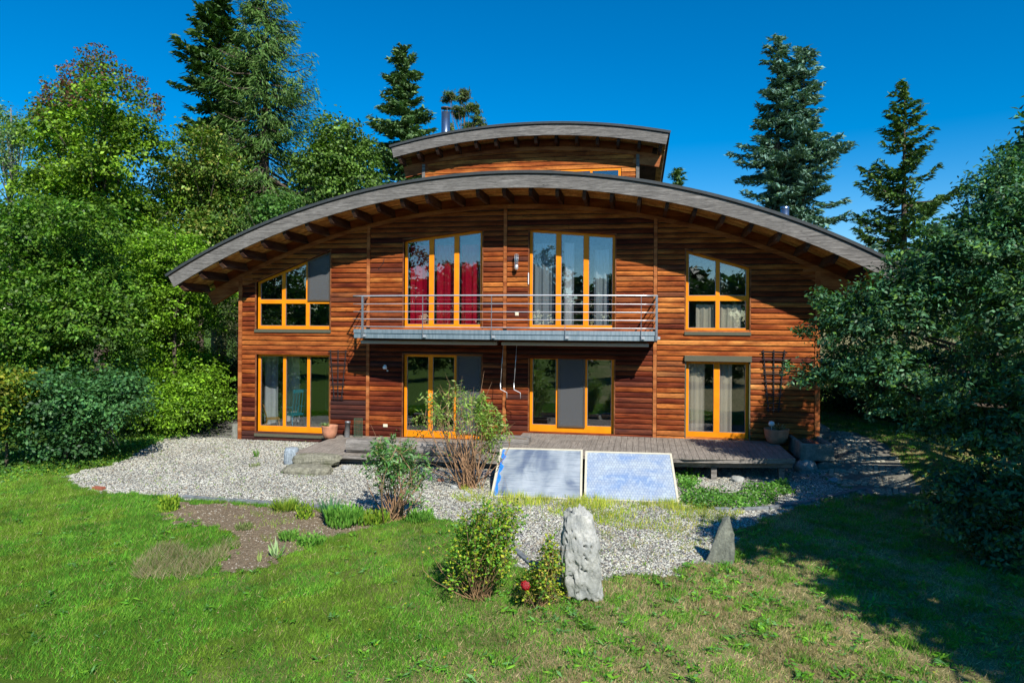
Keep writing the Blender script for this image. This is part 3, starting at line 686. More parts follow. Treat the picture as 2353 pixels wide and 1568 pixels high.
curtain(1.24, 1.68, .15, 1.98, m_beige, 'beige curtain behind the left glazed door beneath the roller box', y=.28, amp=.025, fr=22)
curtain(2.02, 2.38, .15, 1.98, m_beige, 'beige curtain behind the right glazed door beneath the roller box', y=.28, amp=.025, fr=22)
curtain(float(onY(590, 900, 1.0)[0]), float(onY(640, 900, 1.0)[0]), -.2, 1.98, m_white, 'white curtain at the left edge of the garden window behind the chairs', y=1.0, fr=14)
curtain(float(onY(652, 900, 1.8)[0]), float(onY(686, 900, 1.8)[0]), -.2, 1.98, m_white, 'white curtain hanging by the middle pane of the garden window', y=1.8, fr=18, flare=.12)
# blue rocking chair
def chair(x, y, z, rz, s_, mat, name, lab, rock):
    o = empty(name, (0, 0, 0), lab, 'chair'); R_ = Matrix.Rotation(rz, 4, 'Z')
    def add(nm, mb): k_ = mb.build(nm, mat, o); return k_
    b = MB(); b.box(-.24, .24, -.24, .24, .42, .46); add('seat', b)
    for xx in (-.2, .2):
        for yy, dy in ((-.2, -.06), (.2, .06)):
            b = MB(); b.bar((xx, yy, .42), (xx*1.1, yy+dy, .03), .035, .035); add('leg', b)
        if rock:
            b = MB(); b.tube([(xx*1.1, -.42, .09), (xx*1.1, -.2, .03), (xx*1.1, 0, .012), (xx*1.1, .2, .03), (xx*1.1, .45, .10)], .02, 6); add('rocker', b)
            b = MB(); b.bar((xx*1.2, -.2, .66), (xx*1.2, .22, .68), .06, .025); b.bar((xx*1.1, -.18, .44), (xx*1.2, -.18, .66), .025, .025); add('armrest', b)
    b = MB(); b.box(-.24, .24, .30, .335, (1.12 if rock else .88), (1.22 if rock else .95)); add('top_rail', b)
    for k_ in range(5):
        xx = -.2+.1*k_; b = MB(); b.tube([(xx, .2, .45), (xx, .315, 1.14 if rock else .9)], .013, 5); add('spindle', b)
    o.rotation_euler = (0, 0, rz); o.location = (x, y, z); o.scale = (s_,)*3
p = onY(676, 930, 1.15); chair(float(p[0]), 1.15, -.3, math.radians(-120), 1.0, m_teal, 'rocking_chair', 'teal rocking chair behind the tall garden window', True)
p = onY(626, 930, .62); chair(float(p[0]), .62, -.3, math.radians(125), .82, m_pine, 'wooden_chair', 'small pine chair left of the teal rocker behind the window', False)

# deck ------------------------------------------------------------------------------
def deck(name, x0, x1, yfront, z, lab, step=.148):
    o = empty(name, ((x0+x1)/2, -1.5, z-.3), lab, 'deck'); x = x0
    while x < x1-.02:
        a, c = x, min(x+step-.008, x1); ya, yc = yfront(a), yfront(c); yb_ = -.065
        b = MB(); j = rnd.uniform(-.0015, .0015); b.flat([(a, ya), (c, yc), (c, yb_), (a, yb_)], z-.028+j, z+j); b.build('deck_plank', m_deck, o); x += step
    b = MB(); n = max(2, int((x1-x0)/1.2)); X_ = np.linspace(x0, x1, n+1)
    for a, c in zip(X_, X_[1:]): b.flat([(a, yfront(a)+.01), (c, yfront(c)+.01), (c, yfront(c)+.045), (a, yfront(a)+.045)], z-.11, z-.03)
    b.build('edge_board', m_beam, o)
    b = MB()
    for a, c in zip(X_, X_[1:]): b.flat([(a, yfront(a)+.28), (c, yfront(c)+.28), (c, yfront(c)+.36), (a, yfront(a)+.36)], z-.26, z-.113)
    b.build('joist_beam', m_beam, o)
    for a in np.linspace(x0+.25, x1-.25, max(2, int((x1-x0)/1.1))):
        b = MB(); b.box(a-.06, a+.06, yfront(a)+.24, yfront(a)+.40, -.75, z-.265); b.build('deck_support', m_beam, o)
    return o
deck('timber_deck', -3.12, 3.42, lambda x: -3.0+.05*max(0, x+3) if x < .9 else -2.87+.2*(x-.9), 0., 'weathered grey plank deck under the middle and right glazed doors')
LDX = float(onZ(686, 1033, -.25)[0]); LDY = float(onZ(789, 1044, -.25)[1])
deck('timber_deck', LDX, -3.14, lambda x: LDY+.05*(x-LDX), -.25, 'lower grey plank deck behind the stone steps and the long beam')
def rock(name, c, size, lab, mat, seed=0, sub=4, amp=.18, fr=1.6, boxy=.0, rz=0, cat='stone', group=None, taper=0, pits=False, lean=(0, 0), parent=None):
    bm = bmesh.new(); bmesh.ops.create_icosphere(bm, subdivisions=sub, radius=1); so_ = Vector((seed*7.3, seed*3.1, seed*1.7))
    for v in bm.verts:
        p = v.co.copy()
        if boxy: m_ = max(abs(p.x), abs(p.y), abs(p.z)); p = p.lerp(p/m_, boxy)
        nrm = v.co.normalized(); d = noise.noise(p*fr+so_)*amp+noise.noise(p*fr*2.7+so_)*amp*.45+noise.noise(p*fr*7+so_)*amp*.15
        p += nrm*d; k = 1-taper*max(0, (p.z+.2)); p.x *= k; p.y *= k
        q_ = Vector((p.x*size[0], p.y*size[1], p.z*size[2]))
        if pits:
            qd = q_+Vector((noise.noise(q_*9), 0, noise.noise(q_*9+so_)))*.045; dd = noise.voronoi(Vector((qd.x, qd.y, qd.z*1.35))*12.+so_)[0][0]; hsh = noise.noise(q_*3.3+so_*2)
            q_ -= Vector((nrm.x, nrm.y, nrm.z*.3))*(.13*max(0, .30-dd)/.30 if hsh > -.05 else .02*max(0, .3-dd)/.3)
            q_ -= Vector((nrm.x, nrm.y, 0))*.11*max(0, noise.noise(q_*4.4+so_)-.10)
        q_.x += lean[0]*q_.z; q_.y += lean[1]*q_.z
        v.co = q_
    me = bpy.data.meshes.new(name); bm.to_mesh(me); bm.free(); o = link(name, me, mat, parent, smooth=True)
    o.location = c; o.rotation_euler = (0, 0, rz)
    return tag(o, lab, cat, group)
def stone_mat(name, a, b, streak=(1, 1, 1), green=None, spots=False):
    q = NT(name); n = q.noise(q.pos(streak), 5, 8, .7); n2 = q.noise(q.pos(), 28, 5); c = q.ramp(n, [(.3, a), (.68, b)])
    c = q.mix(1., c, q.ramp(n2, [(.3, .7), (.7, 1.2)]), 'MULTIPLY')
    if green: c = q.mix(q.ramp(q.noise(q.pos(), 2.6, 4), [(.45, 0.), (.7, .8)]), c, green)
    return q.pbr(c, .9, 0, q.bump(n2, .5, .02), .2)
m_step = stone_mat('step stone', (.12, .115, .09), (.32, .31, .23), (3, 3, .6), (.12, .13, .06))
m_lime = stone_mat('pitted limestone', (.24, .255, .255), (.52, .52, .475), (1, 1, 1), (.22, .23, .20))
m_slab = stone_mat('mossy slab', (.09, .10, .085), (.24, .25, .20), (2, 2, .7))
m_bluest = stone_mat('bluish log end', (.16, .20, .23), (.38, .44, .48), (9, 9, 1))
m_gran = stone_mat('granite trough', (.13, .135, .12), (.34, .34, .29), (1, 1, 1), (.12, .14, .10))
m_pink = stone_mat('pale pink rock', (.42, .33, .29), (.62, .50, .44))
def gpz(X, Y, up=0): p = gp(X, Y); return (float(p[0]), float(p[1]), float(p[2])+up)
p = onZ(714, 1045, -.27); rock('step_stone', (p[0]+.17, p[1]-.02, -.36), (.60, .22, .145), 'upper rough stone step in front of the lower deck', m_step, 3, 5, .13, 1.3, .45, .10, 'step', 'stone steps')
p = gp(708, 1086); rock('step_stone', (p[0]-.02, p[1]+.02, -.54), (.60, .27, .165), 'lower rough stone step resting on the gravel', m_step, 5, 5, .13, 1.3, .45, .06, 'step', 'stone steps')
p = gp(664, 1066); rock('tree_stump', (p[0], p[1]+.12, -.38), (.17, .17, .24), 'bluish grey upright stump left of the stone steps', m_bluest, 6, 3, .08, 1.5, .7, .2, 'stump')
rock('small_rock', gpz(795, 1078, .03), (.12, .1, .08), 'small grey rock touching the right end of the lower step', m_lime, 8, 3, .2)
# long weathered beam and short box planter
def beamlog(x0, x1, yc, z0, h, dpt, lab, seed):
    n, mpts = 40, 14; vs = []
    for i in range(n+1):
        x = x0+(x1-x0)*i/n
        for k in range(mpts):
            a = 2*math.pi*k/mpts; cy, cz = math.cos(a), math.sin(a); m_ = max(abs(cy), abs(cz)); cy, cz = cy/m_*.75+cy*.25, cz/m_*.75+cz*.25
            d = 1+.10*noise.noise(Vector((x*1.3+seed, cy*3, cz*7)))+.10*noise.noise(Vector((x*.9, cy*6, cz*22+seed)))
            vs.append((x, yc+cy*dpt/2*d, z0+h/2+cz*h/2*d))
    fs = [(i*mpts+k, (i+1)*mpts+k, (i+1)*mpts+(k+1) % mpts, i*mpts+(k+1) % mpts) for i in range(n) for k in range(mpts)]+[tuple(range(mpts)), tuple(range((n+1)*mpts-1, n*mpts-1, -1))]
    m = MB(); m.add(vs, fs); o = m.build('timber_beam', m_beam, origin=((x0+x1)/2, yc, z0)); tag(o, lab, 'beam'); return o
pa = onZ(793, 1040, -.25); pb = onZ(1085, 1040, -.25)
beamlog(pa[0], pb[0]+.2, pa[1]+.20, -.235, .31, .36, 'long cracked grey beam lying on the lower deck behind the shrubs', 1)
p0 = onZ(1138, 1040, -.22); p1 = onZ(1215, 1040, -.22)
o = empty('box_planter', ((p0[0]+p1[0])/2, p0[1]+.3, -.2), 'short grey timber box planter where the deck level changes', 'planter')
PX0, PX1, PY = float(p0[0])-.1, float(p1[0]), float(p0[1])
for i in range(3):
    b = MB(); b.box(PX0, PX1+.01*i, PY, PY+.05, -.20+.115*i, -.09+.115*i); b.build('planter_plank', m_beam, o, bevel=.006)
    b = MB(); b.box(PX0, PX1, PY+.55, PY+.6, -.20+.115*i, -.09+.115*i); b.build('planter_plank', m_beam, o, bevel=.006)
for xx in (PX0, PX1-.055): b = MB(); b.box(xx, xx+.05, PY+.051, PY+.549, -.20, .14); b.build('planter_end', m_beam, o, bevel=.006)
b = MB(); b.box(PX0+.05, PX1-.06, PY+.052, PY+.548, -.19, .08); b.build('planter_soil', m_soil, o)

# pots -------------------------------------------------------------------------------
def pot(c, R_, H, lab):
    o = empty('terracotta_pot', c, lab, 'plant pot', 'terracotta pots'); b = MB()
    b.lathe([(.001, .0), (R_*.55, .0), (R_*.78, H*.14), (R_*.93, H*.4), (R_*1.0, H*.72), (R_*1.03, H*.93), (R_*1.06, H), (R_*.96, H), (R_*.93, H*.85), (R_*.9, H*.8)], c, 32); b.build('pot_body', m_terra, o, smooth=True)
    b = MB(); b.lathe([(R_*.92, H*.84), (R_*.5, H*.87), (.001, H*.86)], c, 24); b.build('pot_soil', m_soil, o)
    return o
p = onZ(757, 1006, -.25); P1 = (float(p[0]), float(p[1]), -.25); pot1 = pot(P1, .215, .36, 'pink terracotta pot at the lower right corner of the garden window')
p = onZ(1786, 1020, 0.); P2 = (float(p[0]), float(p[1])+.15, .0); pot2 = pot(P2, .29, .37, 'brown terracotta pot on the deck beside the stone trough')
b = MB(); b.lathe([(.001, 0), (.06, .02), (.075, .07), (.06, .12), (.001, .14)], (P2[0]-.12, P2[1], .42), 16); b.tube([(P2[0]-.12, P2[1], .3), (P2[0]-.12, P2[1], .43)], .008, 5)
tag(b.build('glass_ball', m_white_p, smooth=True, origin=(P2[0]-.12, P2[1], .3)), 'pale ball on a stick in the right hand pot', 'garden ornament')
p = onZ(795, 1004, -.25); b = MB(); b.lathe([(.075, 0), (.075, .40), (.082, .40), (.082, .44), (.068, .44), (.068, .1)], (float(p[0]), float(p[1])+.05, -.245), 20)
tag(b.build('metal_pipe', m_galv, smooth=True, origin=(float(p[0]), float(p[1]), -.25)), 'upright dull metal pipe end beside the pink pot', 'pipe').rotation_euler = (0, .06, 0)
# wire mesh cylinder
p = onZ(820, 1004, -.25); b = MB(); cx, cy = float(p[0]), float(p[1])+.08
for k in range(14): a = k*math.pi/7; b.tube([(cx+.12*math.cos(a), cy+.1*math.sin(a), -.245), (cx+.12*math.cos(a), cy+.1*math.sin(a), .28)], .0035, 4)
for k in range(10): b.tube([(cx+.12*math.cos(t), cy+.1*math.sin(t), -.22+k*.055) for t in np.linspace(0, 2*math.pi, 13)], .003, 4)
tag(b.build('wire_cylinder', simple('green wire', (.07, .14, .08), .5), origin=(cx, cy, -.25)), 'green wire mesh cylinder standing against the boards', 'wire guard')

# solar collectors ---------------------------------------------------------------------
def absorber(name, left):
    q = NT(name); tc = q.n('TexCoord'); ob = tc.outputs['Object']
    mapp = lambda sc: q.n('Mapping', Vector=ob, Scale=sc).outputs[0]
    if left:
        n1 = q.noise(mapp((1.6, 1, 38)), 1.3, 4, .7); n2 = q.noise(mapp((1.6, 1, .7)), 1.5, 3, .5, .5); n3 = q.noise(mapp((.8, 1, 11)), 2., 2)
        c = q.ramp(n2, [(.36, (.15, .20, .29)), (.5, (.34, .40, .46)), (.66, (.46, .52, .57))])
        c = q.mix(q.ramp(n1, [(.5, 0.), (.62, .75)]), c, q.mix(1., c, (.42, .46, .55), 'MULTIPLY')); c = q.mix(q.ramp(n3, [(.5, 0.), (.7, .35)]), c, (.42, .47, .50)); h = n1
    else:
        br = q.t.nodes.new('ShaderNodeTexBrick'); q.t.links.new(q.n('Mapping', Vector=q.n('CombineXYZ', i0=q.n('SeparateXYZ', i0=ob).outputs[0], i1=q.n('SeparateXYZ', i0=ob).outputs[2], i2=0.).outputs[0], Scale=(1, 1, 1)).outputs[0], br.inputs['Vector'])
        for k_, v_ in (('Scale', 1.), ('Mortar Size', .016), ('Mortar Smooth', 1.), ('Brick Width', .06), ('Row Height', .085)): br.inputs[k_].default_value = v_
        n2 = q.noise(mapp((1.2, 1, 1.4)), 1.6, 3, .5, .4); n3 = q.noise(mapp((8, 1, 5)), 1.5, 2, .5, .8)
        c = q.ramp(n2, [(.36, (.24, .36, .58)), (.5, (.38, .46, .57)), (.64, (.46, .53, .58))])
        c = q.mix(q.math('MULTIPLY', br.outputs['Fac'], .55), c, (.17, .26, .46)); c = q.mix(q.ramp(n3, [(.5, 0.), (.66, .4)]), c, (.62, .74, .80)); h = n3  # scalloped reflections painted into the colour of the right collector face
    bb = q.n('BsdfPrincipled', Base_Color=c, Roughness=.4, Metallic=.15); bb.inputs['Coat Weight'].default_value = .4; bb.inputs['Coat Roughness'].default_value = .06
    q.t.links.new(q.bump(h, .25, .01), bb.inputs['Normal']); q.t.links.new(bb.outputs[0], q.out.inputs[0]); return q.m
m_absorb = absorber('streaked absorber', True); m_absorb2 = absorber('reflection painted absorber', False)
m_pframe = simple('cream collector frame', (.62, .58, .45), .5, var=.06, bump=.0); m_bluetape = simple('blue film', (.03, .22, .85), .3, var=.2)
def collector(bl, br, tl, tr, lab, tape, m_ab):
    a = Vector(bl); ux = (Vector(br)-a); L = ux.length; ux.normalize(); uy = (Vector(tl)-a); uy -= ux*uy.dot(ux); Hh = uy.length; uy.normalize(); un = ux.cross(uy).normalized()
    if un.y > 0: un = -un
    o = empty('solar_collector', (0, 0, 0), lab, 'solar panel', 'leaning solar collectors'); Mx = Matrix((( *(ux[0], -un[0], uy[0]), a[0]), (ux[1], -un[1], uy[1], a[1]), (ux[2], -un[2], uy[2], a[2]), (0, 0, 0, 1)))
    o.matrix_world = Mx; fw = .045
    def add(nm, mb, mat): k_ = bpy.data.objects.new(nm, bpy.data.meshes.new(nm)); k_.data.from_pydata(mb.v, [], mb.f); k_.data.materials.append(mat); COL.objects.link(k_); k_.parent = o; return k_
    b = MB(); b.box(0, L, 0, .085, 0, fw); b.box(0, L, 0, .085, Hh-fw, Hh); b.box(0, fw, 0, .085, fw, Hh-fw); b.box(L-fw, L, 0, .085, fw, Hh-fw); add('panel_frame', b, m_pframe)
    b = MB(); b.box(fw, L-fw, .012, .08, fw, Hh-fw); add('absorber', b, m_ab)
    if tape:
        b = MB(); zs = np.linspace(fw+.02, Hh-.08, 14); w0 = [.05+.03*math.sin(i*1.9)+.02*math.sin(i*4.1) for i in range(14)]
        for i in range(13): b.prism([(fw+.02, zs[i]), (fw+.03+w0[i], zs[i]), (fw+.03+w0[i+1], zs[i+1]), (fw+.02, zs[i+1])], .006, .011)
        add('film_strip', b, m_bluetape)
g0, g1, g2 = gp(1126, 1140), gp(1339, 1147), gp(1561, 1155); TT = .13
def top(X, Y): d = ray(X, Y); return C0+d*((-3.02-C0[1])/d[1])
t0, t1, t2 = [np.array([g_[0]+.0, -3.12, TT]) for g_ in (g0, g1, g2)]
collector(g0, g1-np.array([.02, 0, 0]), t0, t1, 'left solar collector with a blue strip leaning on the deck', True, m_absorb)
collector(g1+np.array([.02, 0, 0]), g2, t1, t2, 'right solar collector with reflections painted on its blue face leaning on the deck', False, m_absorb2)

# stones -------------------------------------------------------------------------------
p = gp(1331, 1380); rock('standing_stone', (p[0], p[1]+.15, p[2]+.54), (.27, .21, .61), 'tall pitted pale limestone standing stone beside the red rose', m_lime, 2, 6, .20, 1.9, .5, .2, 'standing stone', None, .20, True, (-.07, .06))
# pointed slab
p = gp(1655, 1288); bm = bmesh.new(); pts = [(-.22, -.08, 0), (.16, -.10, 0), (.20, .05, 0), (-.14, .10, 0), (-.13, -.05, .2), (.17, -.07, .42), (.14, .03, .42), (-.06, .05, .3), (.0, -.03, .5), (.10, -.03, .66), (.09, .01, .65), (.03, .02, .62)]
for v in pts: bm.verts.new(v)
bmesh.ops.convex_hull(bm, input=bm.verts[:]); bmesh.ops.subdivide_edges(bm, edges=bm.edges[:], cuts=3, use_grid_fill=True)
for v in bm.verts: v.co += Vector((noise.noise(v.co*7), noise.noise(v.co*7+Vector((9, 0, 0))), noise.noise(v.co*6+Vector((0, 9, 0)))))*.018
me = bpy.data.meshes.new('standing_stone'); bm.to_mesh(me); bm.free(); o = link('standing_stone', me, m_slab); o.location = (p[0], p[1], p[2]-.03); o.scale = (1.12,)*3; tag(o, 'pointed grey slab standing in the dappled shade', 'standing stone')
# trough on boulders
p = gp(1872, 1078); tx, ty = float(p[0])+.02, float(p[1])+.25
o = empty('stone_trough', (tx, ty, -.3), 'old granite trough raised on boulders at the right end of the deck', 'trough')
b = MB(); X0, X1, Y0, Y1, Z0, Z1 = tx-.36, tx+.40, ty-.30, ty+1.25, -.22, .18; tk = .10
b.box(X0, X1, Y0, Y0+tk, Z0, Z1); b.box(X0, X1, Y1-tk, Y1, Z0, Z1); b.box(X0, X0+tk, Y0+tk, Y1-tk, Z0, Z1); b.box(X1-tk, X1, Y0+tk, Y1-tk, Z0, Z1); b.box(X0+tk, X1-tk, Y0+tk, Y1-tk, Z0, Z0+.12)
b.build('trough_body', m_gran, o, bevel=.02)
b = MB(); b.flat([(X0+tk+.002, Y0+tk+.002), (X1-tk-.002, Y0+tk+.002), (X1-tk-.002, Y1-tk-.002), (X0+tk+.002, Y1-tk-.002)], .06, .10)
q = NT('trough water'); m_water = q.pbr((.10, .13, .13), .05, 0, q.bump(q.noise(q.pos(), 12, 2), .1, .01), .8); b.build('trough_water', m_water, o)
rock('boulder', (tx-.22, ty-.2, -.38), (.24, .22, .2), 'round pale boulder under the left front of the trough', m_lime, 11, 4, .15, group='boulders under the trough', cat='boulder')
rock('boulder', (tx+.24, ty-.22, -.40), (.21, .2, .19), 'dark boulder under the right front of the trough', m_slab, 12, 4, .15, group='boulders under the trough', cat='boulder')
rock('boulder', (tx, ty+.8, -.34), (.3, .25, .2), 'rear boulder carrying the far end of the trough', m_slab, 13, 3, .15, group='boulders under the trough', cat='boulder')
p = gp(1800, 1062); b = MB(); b.bar((p[0]-.35, p[1]+.2, p[2]+.05), (p[0]+.15, p[1]-.15, p[2]+.04), .26, .06); tag(b.build('wooden_plank', m_deck, bevel=.01, origin=tuple(p)), 'short reddish grey board lying on the gravel before the trough', 'board')
for X, Y, s_, lab, mt in ((1118, 1093, .15, 'pale pink rock beside the left collector', m_pink), (1012, 1105, .08, 'small orange tinted rock under the twiggy shrub', m_terra), (1693, 1105, .15, 'white rock in the shade between deck and ivy', m_lime), (1915, 1080, .11, 'small bluish rock right of the boulders', m_bluest), (1045, 1122, .10, 'grey rock at the foot of the twiggy shrub', m_lime), (1075, 1140, .08, 'flat grey rock left of the collectors', m_lime)):
    rock('rock', gpz(X, Y, s_*.3), (s_, s_*.8, s_*.6), lab, mt, int(X), 3, .2)
p = gp(228, 1124); b = MB(); b.bar((p[0]-.13, p[1], p[2]+.035), (p[0]+.13, p[1]-.03, p[2]+.035), .12, .065); tag(b.build('brick', simple('red brick', (.30, .09, .05), .9), bevel=.008, origin=tuple(p)), 'red brick on the lawn edge at the left tip of the gravel', 'brick')
# steps beyond the right corner, blue barrel at the left
p = gp(1893, 998); b = MB(); b.box(4.52, 5.05, 1.2, 2.4, -.2, .22); b.box(4.52, 5.25, .7, 1.19, -.2, .1); tag(b.build('stone_steps', m_gran, bevel=.02, origin=(4.8, 1.4, 0)), 'pale stone steps behind the right corner of the house', 'steps')
p = at(548, 892, 24.); b = MB(); R_ = .75
b.lathe([(.001, 0), (R_*.3, -.02), (R_*.7, -.1), (R_, -.25), (R_*1.02, -.24), (R_*.7, -.07), (.001, .03)], (0, 0, 0), 28)
dish = empty('round_disc', tuple(p+np.array([.45, 0, 0])), 'dark blue round disc half hidden behind the left corner of the house', 'disc')
k_ = b.build('disc', simple('navy enamel', (.008, .03, .055), .3), None, smooth=True); k_.parent = dish; k_.rotation_euler = (math.radians(80), 0, .3)
b = MB(); b.tube([(0, 0, -float(p[2])-.5), (0, .1, 0)], .04, 8); k_ = b.build('disc_post', m_galv, None); k_.parent = dish
b = MB(); b.box(-11.86, -11.70, -.06, .08, -.52, -.05); tag(b.build('concrete_block', m_gran, bevel=.01, origin=(-11.78, 0, -.5)), 'narrow grey block leaning on the foot of the left house corner', 'block')
# lattice panel in the hedge
p = at(215, 965, 17.6); o = empty('lattice_panel', tuple(p), 'weathered diamond lattice panel half buried in the left hedge', 'lattice')
for i in range(9):
    for s_ in (-1, 1):
        b = MB(); a = -.5+i*.125; b.bar((p[0]+a-.25*s_, p[1]+.01*s_, p[2]-.6), (p[0]+a+.25*s_, p[1]+.01*s_, p[2]+.28), .008, .03, (0, 0, 1)); b.build('lattice_slat', m_deck, o)
LB = 1.5
# ------------------------------------------------------------------ foliage
def unit(a): return a/np.maximum(1e-6, np.linalg.norm(a, axis=-1, keepdims=True))
def leaf_verts(P, N, L, W, r, T=None):
    n = len(P); N = unit(N)
    T = unit(np.cross(N, r.normal(size=(n, 3)))) if T is None else unit(T-N*(T*N).sum(-1, keepdims=True))
    B = np.cross(N, T); L = np.broadcast_to(np.asarray(L, float).reshape(-1, 1), (n, 1)); W = np.broadcast_to(np.asarray(W, float).reshape(-1, 1), (n, 1))
    return np.stack([P-T*L/2, P+B*W/2+N*W*.18-T*L*.05, P+T*L/2, P-B*W/2+N*W*.18-T*L*.05], 1)
QF = np.array([(0, 1, 2, 3)])
def leaf_obj(name, parts, mat, parent=None, kind=None):
    V = np.concatenate([p[0].reshape(-1, 3) for p in parts]); c = np.concatenate([np.repeat(p[1], 4, 0) for p in parts])
    Fa = np.arange(len(V)).reshape(-1, 4); return tag(np_mesh(name, V, Fa, mat, parent, c), kind=kind)
def cols(pal, n, r, j=.25):
    pal = np.minimum(np.array(pal)*LB, .75); return pal[r.randint(0, len(pal), n)]*r.uniform(1-j, 1+j, (n, 1))
def blob_leaves(E, n, L, W, pal, r, clump=.35, shell=.55, up=.45, holes=.0, per=22, face=None, outjit=.12):
    """leaves in small sprays through the outer part of a set of ellipsoids (cx,cy,cz,rx,ry,rz)"""
    E = np.array(E, float); area = (E[:, 3]*E[:, 4]+E[:, 4]*E[:, 5]+E[:, 3]*E[:, 5]); m = n//per
    e = E[r.choice(len(E), m, p=area/area.sum())]; d = unit(r.normal(size=(m, 3))); d[:, 2] = np.where(d[:, 2] < -.55, -d[:, 2], d[:, 2])
    if face is not None:
        k = (d@np.array(face)) < r.uniform(-.9, .25, m); d[k] = d[k]-2*(d[k]@np.array(face))[:, None]*np.array(face)
    ph = E[:, 0].sum()
    lump = 1+outjit*np.sin(d[:, 0]*7+ph)*np.sin(d[:, 2]*6+ph*2)+outjit*np.sin(d[:, 1]*11+ph)*np.sin(d[:, 2]*9)+r.normal(0, .05, m)
    s = (shell+(1-shell)*r.uniform(0, 1, m)**.5)*lump
    c = e[:, :3]+d*e[:, 3:]*s[:, None]
    if holes: k = np.sin(c[:, 0]*2.3+ph)*np.sin(c[:, 2]*2.7+ph)*np.sin(c[:, 1]*1.9) < .42-holes; c, d, s = c[k], d[k], s[k]; m = len(c)
    out = unit(d*.8+np.array([0, 0, .25])); cl = clump*r.uniform(.6, 1.3, m)
    # each spray is a flattened fan of leaves along a short twig
    P = np.repeat(c, per, 0)+r.normal(size=(m*per, 3))*np.repeat(cl, per)[:, None]*np.array([.5, .5, .28])+np.repeat(out, per, 0)*(r.uniform(-.5, .6, m*per)*np.repeat(cl, per))[:, None]
    N = np.repeat(out, per, 0)*.55+np.array([0, 0, up])+r.normal(size=(m*per, 3))*.48
    tone_ = r.uniform(.5, 1.35, (m, 1)); cc = cols(pal, m*per, r)*np.repeat(tone_, per, 0)
    sz = r.uniform(.7, 1.25, m*per)
    return leaf_verts(P, N, L*sz, W*sz, r), cc, c
def trunk_mb(base, top_z, r0, targets, rr, lean=(0, 0), nseg=7):
    b = MB(); base = np.array(base, float); H = top_z-base[2]; ax_ = []
    for i in range(nseg+1):
        t = i/nseg; ax_.append(base+np.array([lean[0]*t+rr.normal(0, .03)*H*.05, lean[1]*t+rr.normal(0, .03)*H*.05, H*t-.1*(i == 0)]))
    b.tube(ax_, [r0*(1-.85*i/nseg)*(1.25 if i == 0 else 1) for i in range(nseg+1)], 9)
    for tg in targets:
        tg = np.array(tg); t = min(.9, max(.12, (tg[2]-base[2])/H*.75)); k = int(t*nseg); a = ax_[k]*(1-(t*nseg-k))+ax_[k+1]*(t*nseg-k)
        md = a*.5+tg*.5+np.array([0, 0, -.04*np.linalg.norm(tg-a)])+rr.normal(size=3)*.04*np.linalg.norm(tg-a); q0 = r0*(1-.85*t)*.45
        b.tube([a, md, tg], [q0, q0*.6, q0*.22], 6)
    return b
def broad_tree(name, E, n, L, W, pal, base, r0, label, seed, cat='tree', group=None, bark=None, topz=None, **k):
    r = np.random.RandomState(seed); o = empty(name, tuple(base), label, cat, group)
    v, c, cen = blob_leaves(E, n, L, W, pal, r, **k); parts = [(v, c)]
    if k.get('redtop'): pass
    tz = topz or max(e[2]+e[5]*.6 for e in E)
    trunk_mb(base, tz, r0, cen[r.choice(len(cen), min(34, len(cen)), replace=False)], r).build('trunk', bark or m_bark, o, smooth=True)
    leaf_obj('crown', parts, m_leaf, o); return o, cen
def EL(X, Y, t, rx, ry, rd=None):
    """ellipsoid seen at X,Y at t metres, radii given in metres"""
    p = at(X, Y, t); return (p[0], p[1], p[2], rx, rd or rx, ry)
def pxm(px, t): return px*t/FPX
